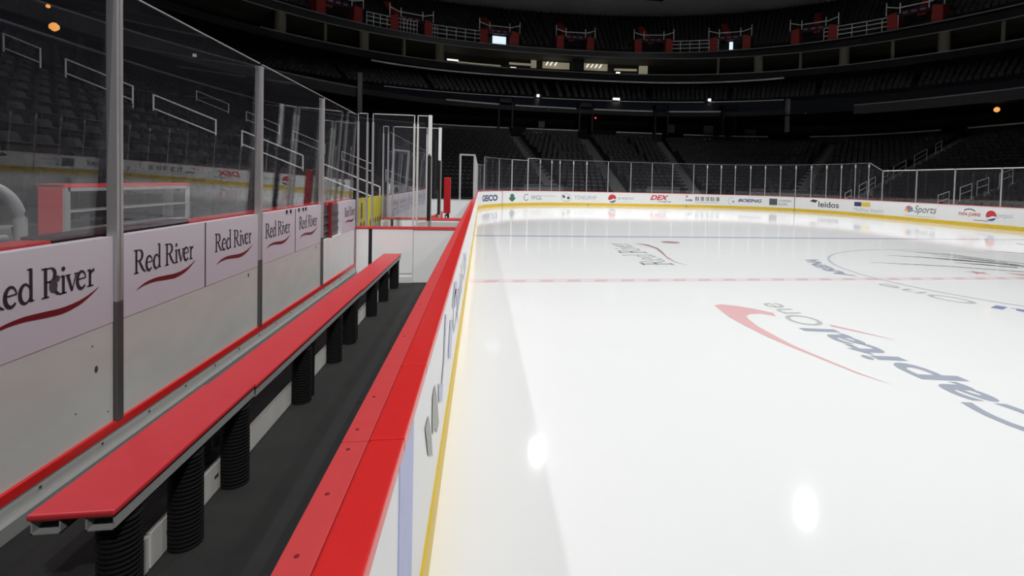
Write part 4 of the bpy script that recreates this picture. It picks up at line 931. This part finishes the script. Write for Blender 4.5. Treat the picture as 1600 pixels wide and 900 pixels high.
for k, (x, z0, z1, w_) in enumerate(((24.3, 8.6, 9.6, 1.3), (29.6, 8.6, 9.7, 1.3), (7.5, 8.6, 9.4, .8), (35.5, 8.6, 9.4, 1.5))):
    mb = MB(); mb.box((x-w_/2, 53.4, z0), (x+w_/2, 53.6, z1)); tag(mb.build('concourse_kiosk', BEIGE), 'dim beige kiosk front in the lower concourse, %s' % ['right of centre', 'second right of centre', 'left of centre', 'far right'][k], 'kiosk', 'kiosks in the lower concourse')
for k, t in enumerate((1.607, 1.552, 1.44, 1.29)):
    a = op('L7', t, -.06, 7.75); b = op('L7', t-.004, -.06, 7.75); an = atan2(b.y-a.y, b.x-a.x); c_, s_ = cos(an), sin(an)
    mb = MB(); text(mb, 'Capital One', -.75, .75, -.12, .12, lambda u, v_, w: (a.x+u*c_, a.y+u*s_-.02, a.z+v_))
    tag(mb.build('parapet_lettering', RAILW), 'small pale lettering on the navy parapet, %s' % ['left of centre', 'at the centre', 'right of centre', 'farthest right'][k], 'lettering', 'words on the parapet')
# tall pale edge posts where the club tier ends
for x, y, lb in ((-12.0, 43.6, 'pale vertical edge at the left end of the club tier'), (35.9, 45.9, 'pale vertical edge at the right end of the club tier')):
    mb = MB(); mb.box((x-.2, y-.2, 8.4), (x+.2, y+.2, 12.3), .03); tag(mb.build('edge_pier', TRIMG), lb, 'pier', 'piers at the ends of the club tier')
# low grey barriers behind the far glass
for x0, x1, y0, y1, lb in ((25.6, 30.2, 32.3, 28.8, 'low grey barrier behind the glass in the right corner'), (3.6, 7.0, 31.2, 32.4, 'low grey barrier behind the glass in the left corner'), (14.2, 17.2, 32.1, 32.2, 'low grey barrier behind the red and blue ball logo')):
    mb = MB(); mb.tube([(x0, y0, 1.55), (x1, y1, 1.55)], .05, 6); mb.tube([(x0, y0, 1.2), (x1, y1, 1.2)], .05, 6)
    mb.add([(x0, y0, .6), (x1, y1, .6), (x1, y1, 1.5), (x0, y0, 1.5), (x0, y0+.05, .6), (x1, y1+.05, .6), (x1, y1+.05, 1.5), (x0, y0+.05, 1.5)], [(0, 1, 2, 3), (7, 6, 5, 4), (3, 2, 6, 7), (0, 3, 7, 4), (1, 5, 6, 2)])
    tag(mb.build('low_barrier', mat('barrier_grey', (.10, .10, .095), .7)), lb, 'barrier', 'low barriers behind the far glass')

# aisle handrails: slanted closed loops on two feet
def handrail(q, d0, d1, off, label, grp, feet=True):
    p_, d, L = rayout(q); t_ = Vector((-d.y, d.x, 0)); sl = (ZO-ZI)/L
    P0 = p_+d*d0+t_*off; P1 = p_+d*d1+t_*off; z0 = ZI+sl*d0; z1 = ZI+sl*d1
    e = empty('aisle_handrail', (P0.x, P0.y, z0), label, 'handrail', grp)
    mb = MB(); R_ = .024
    mb.tube([(P0.x, P0.y, z0+.90+RZ), (P1.x, P1.y, z1+.90+RZ)], R_, 8); mb.tube([(P0.x, P0.y, z0+.46+RZ), (P1.x, P1.y, z1+.46+RZ)], R_, 8); mb.build('rail_bar', RAILW, e)
    mb = MB(); mb.tube([(P0.x, P0.y, z0+.2), (P0.x, P0.y, z0+.92+RZ)], R_, 8); mb.tube([(P1.x, P1.y, z1+.2), (P1.x, P1.y, z1+.92+RZ)], R_, 8); mb.build('rail_post', RAILW, e)
SPN = [(-.05, 1.85), (2.45, 4.35), (5.15, 7.0), (7.6, 9.5), (10.2, 11.2)]
ORD = ['lowest', 'second lowest', 'third', 'fourth', 'highest']
for k, (a, b) in enumerate(SPN): handrail(AISLE[1], a, b, 0, '%s slanted white handrail of the aisle behind the bench glass' % ORD[k], 'handrails of the near left aisle')
for k, (a, b) in enumerate(((.2, 1.9), (2.6, 4.3), (5.2, 6.9), (7.6, 9.3), (10.2, 11.8))): handrail(AISLE[2], a, b, 0, '%s small slanted handrail of the farther left aisle' % ORD[k], 'handrails of the farther left aisle')
RN = ['lowest', 'second lowest', 'third', 'fourth', 'fifth', 'sixth', 'topmost']
for k, (a, b) in enumerate(((-.2, .7), (1.8, 2.9), (3.3, 4.2), (5.5, 6.2), (7.1, 9.2), (10.7, 13), (14.7, 15.9))): handrail(AISLE[7], a, b, 0, '%s slanted handrail of the aisle in the right corner stand' % RN[k], 'handrails of the right corner aisle')
for k, (a, b) in enumerate(((0, .8), (1.6, 2.45), (2.85, 3.7), (4.5, 5.5), (6.5, 8.5))): handrail(AISLE[8], a, b, 0, '%s slanted handrail of the aisle nearest the right edge' % RN[k], 'handrails of the far right aisle')

# ------------------------------------------------------------ lamps
for k, (p_, tgt, pw, sp_) in enumerate(LAMPS):
    l = bpy.data.lights.new('rink_light', 'AREA'); l.shape = 'SQUARE'; l.size = .9; l.energy = pw; l.spread = radians(sp_); l.color = (1, .997, .99)
    o = bpy.data.objects.new('rink_light', l); COL.objects.link(o); o.location = p_; dv = Vector(tgt)-Vector(p_); o.rotation_euler = dv.to_track_quat('-Z', 'Y').to_euler()
    q = dv.normalized(); c = Vector(p_)-q*.25
    e = empty('light_fixture', c, 'boxy rink floodlight hung under the ceiling', 'floodlight', 'rink floodlights')
    mb = MB(); mb.box((c.x-.6, c.y-.6, c.z-.05), (c.x+.6, c.y+.6, c.z+.3), .05); mb.tube([(c.x, c.y, c.z+.3), (c.x, c.y, 29.9)], .05, 6); mb.build('housing', BLACK, e)
for o in bpy.data.objects:
    if '_w' in o.keys(): del o['_w']
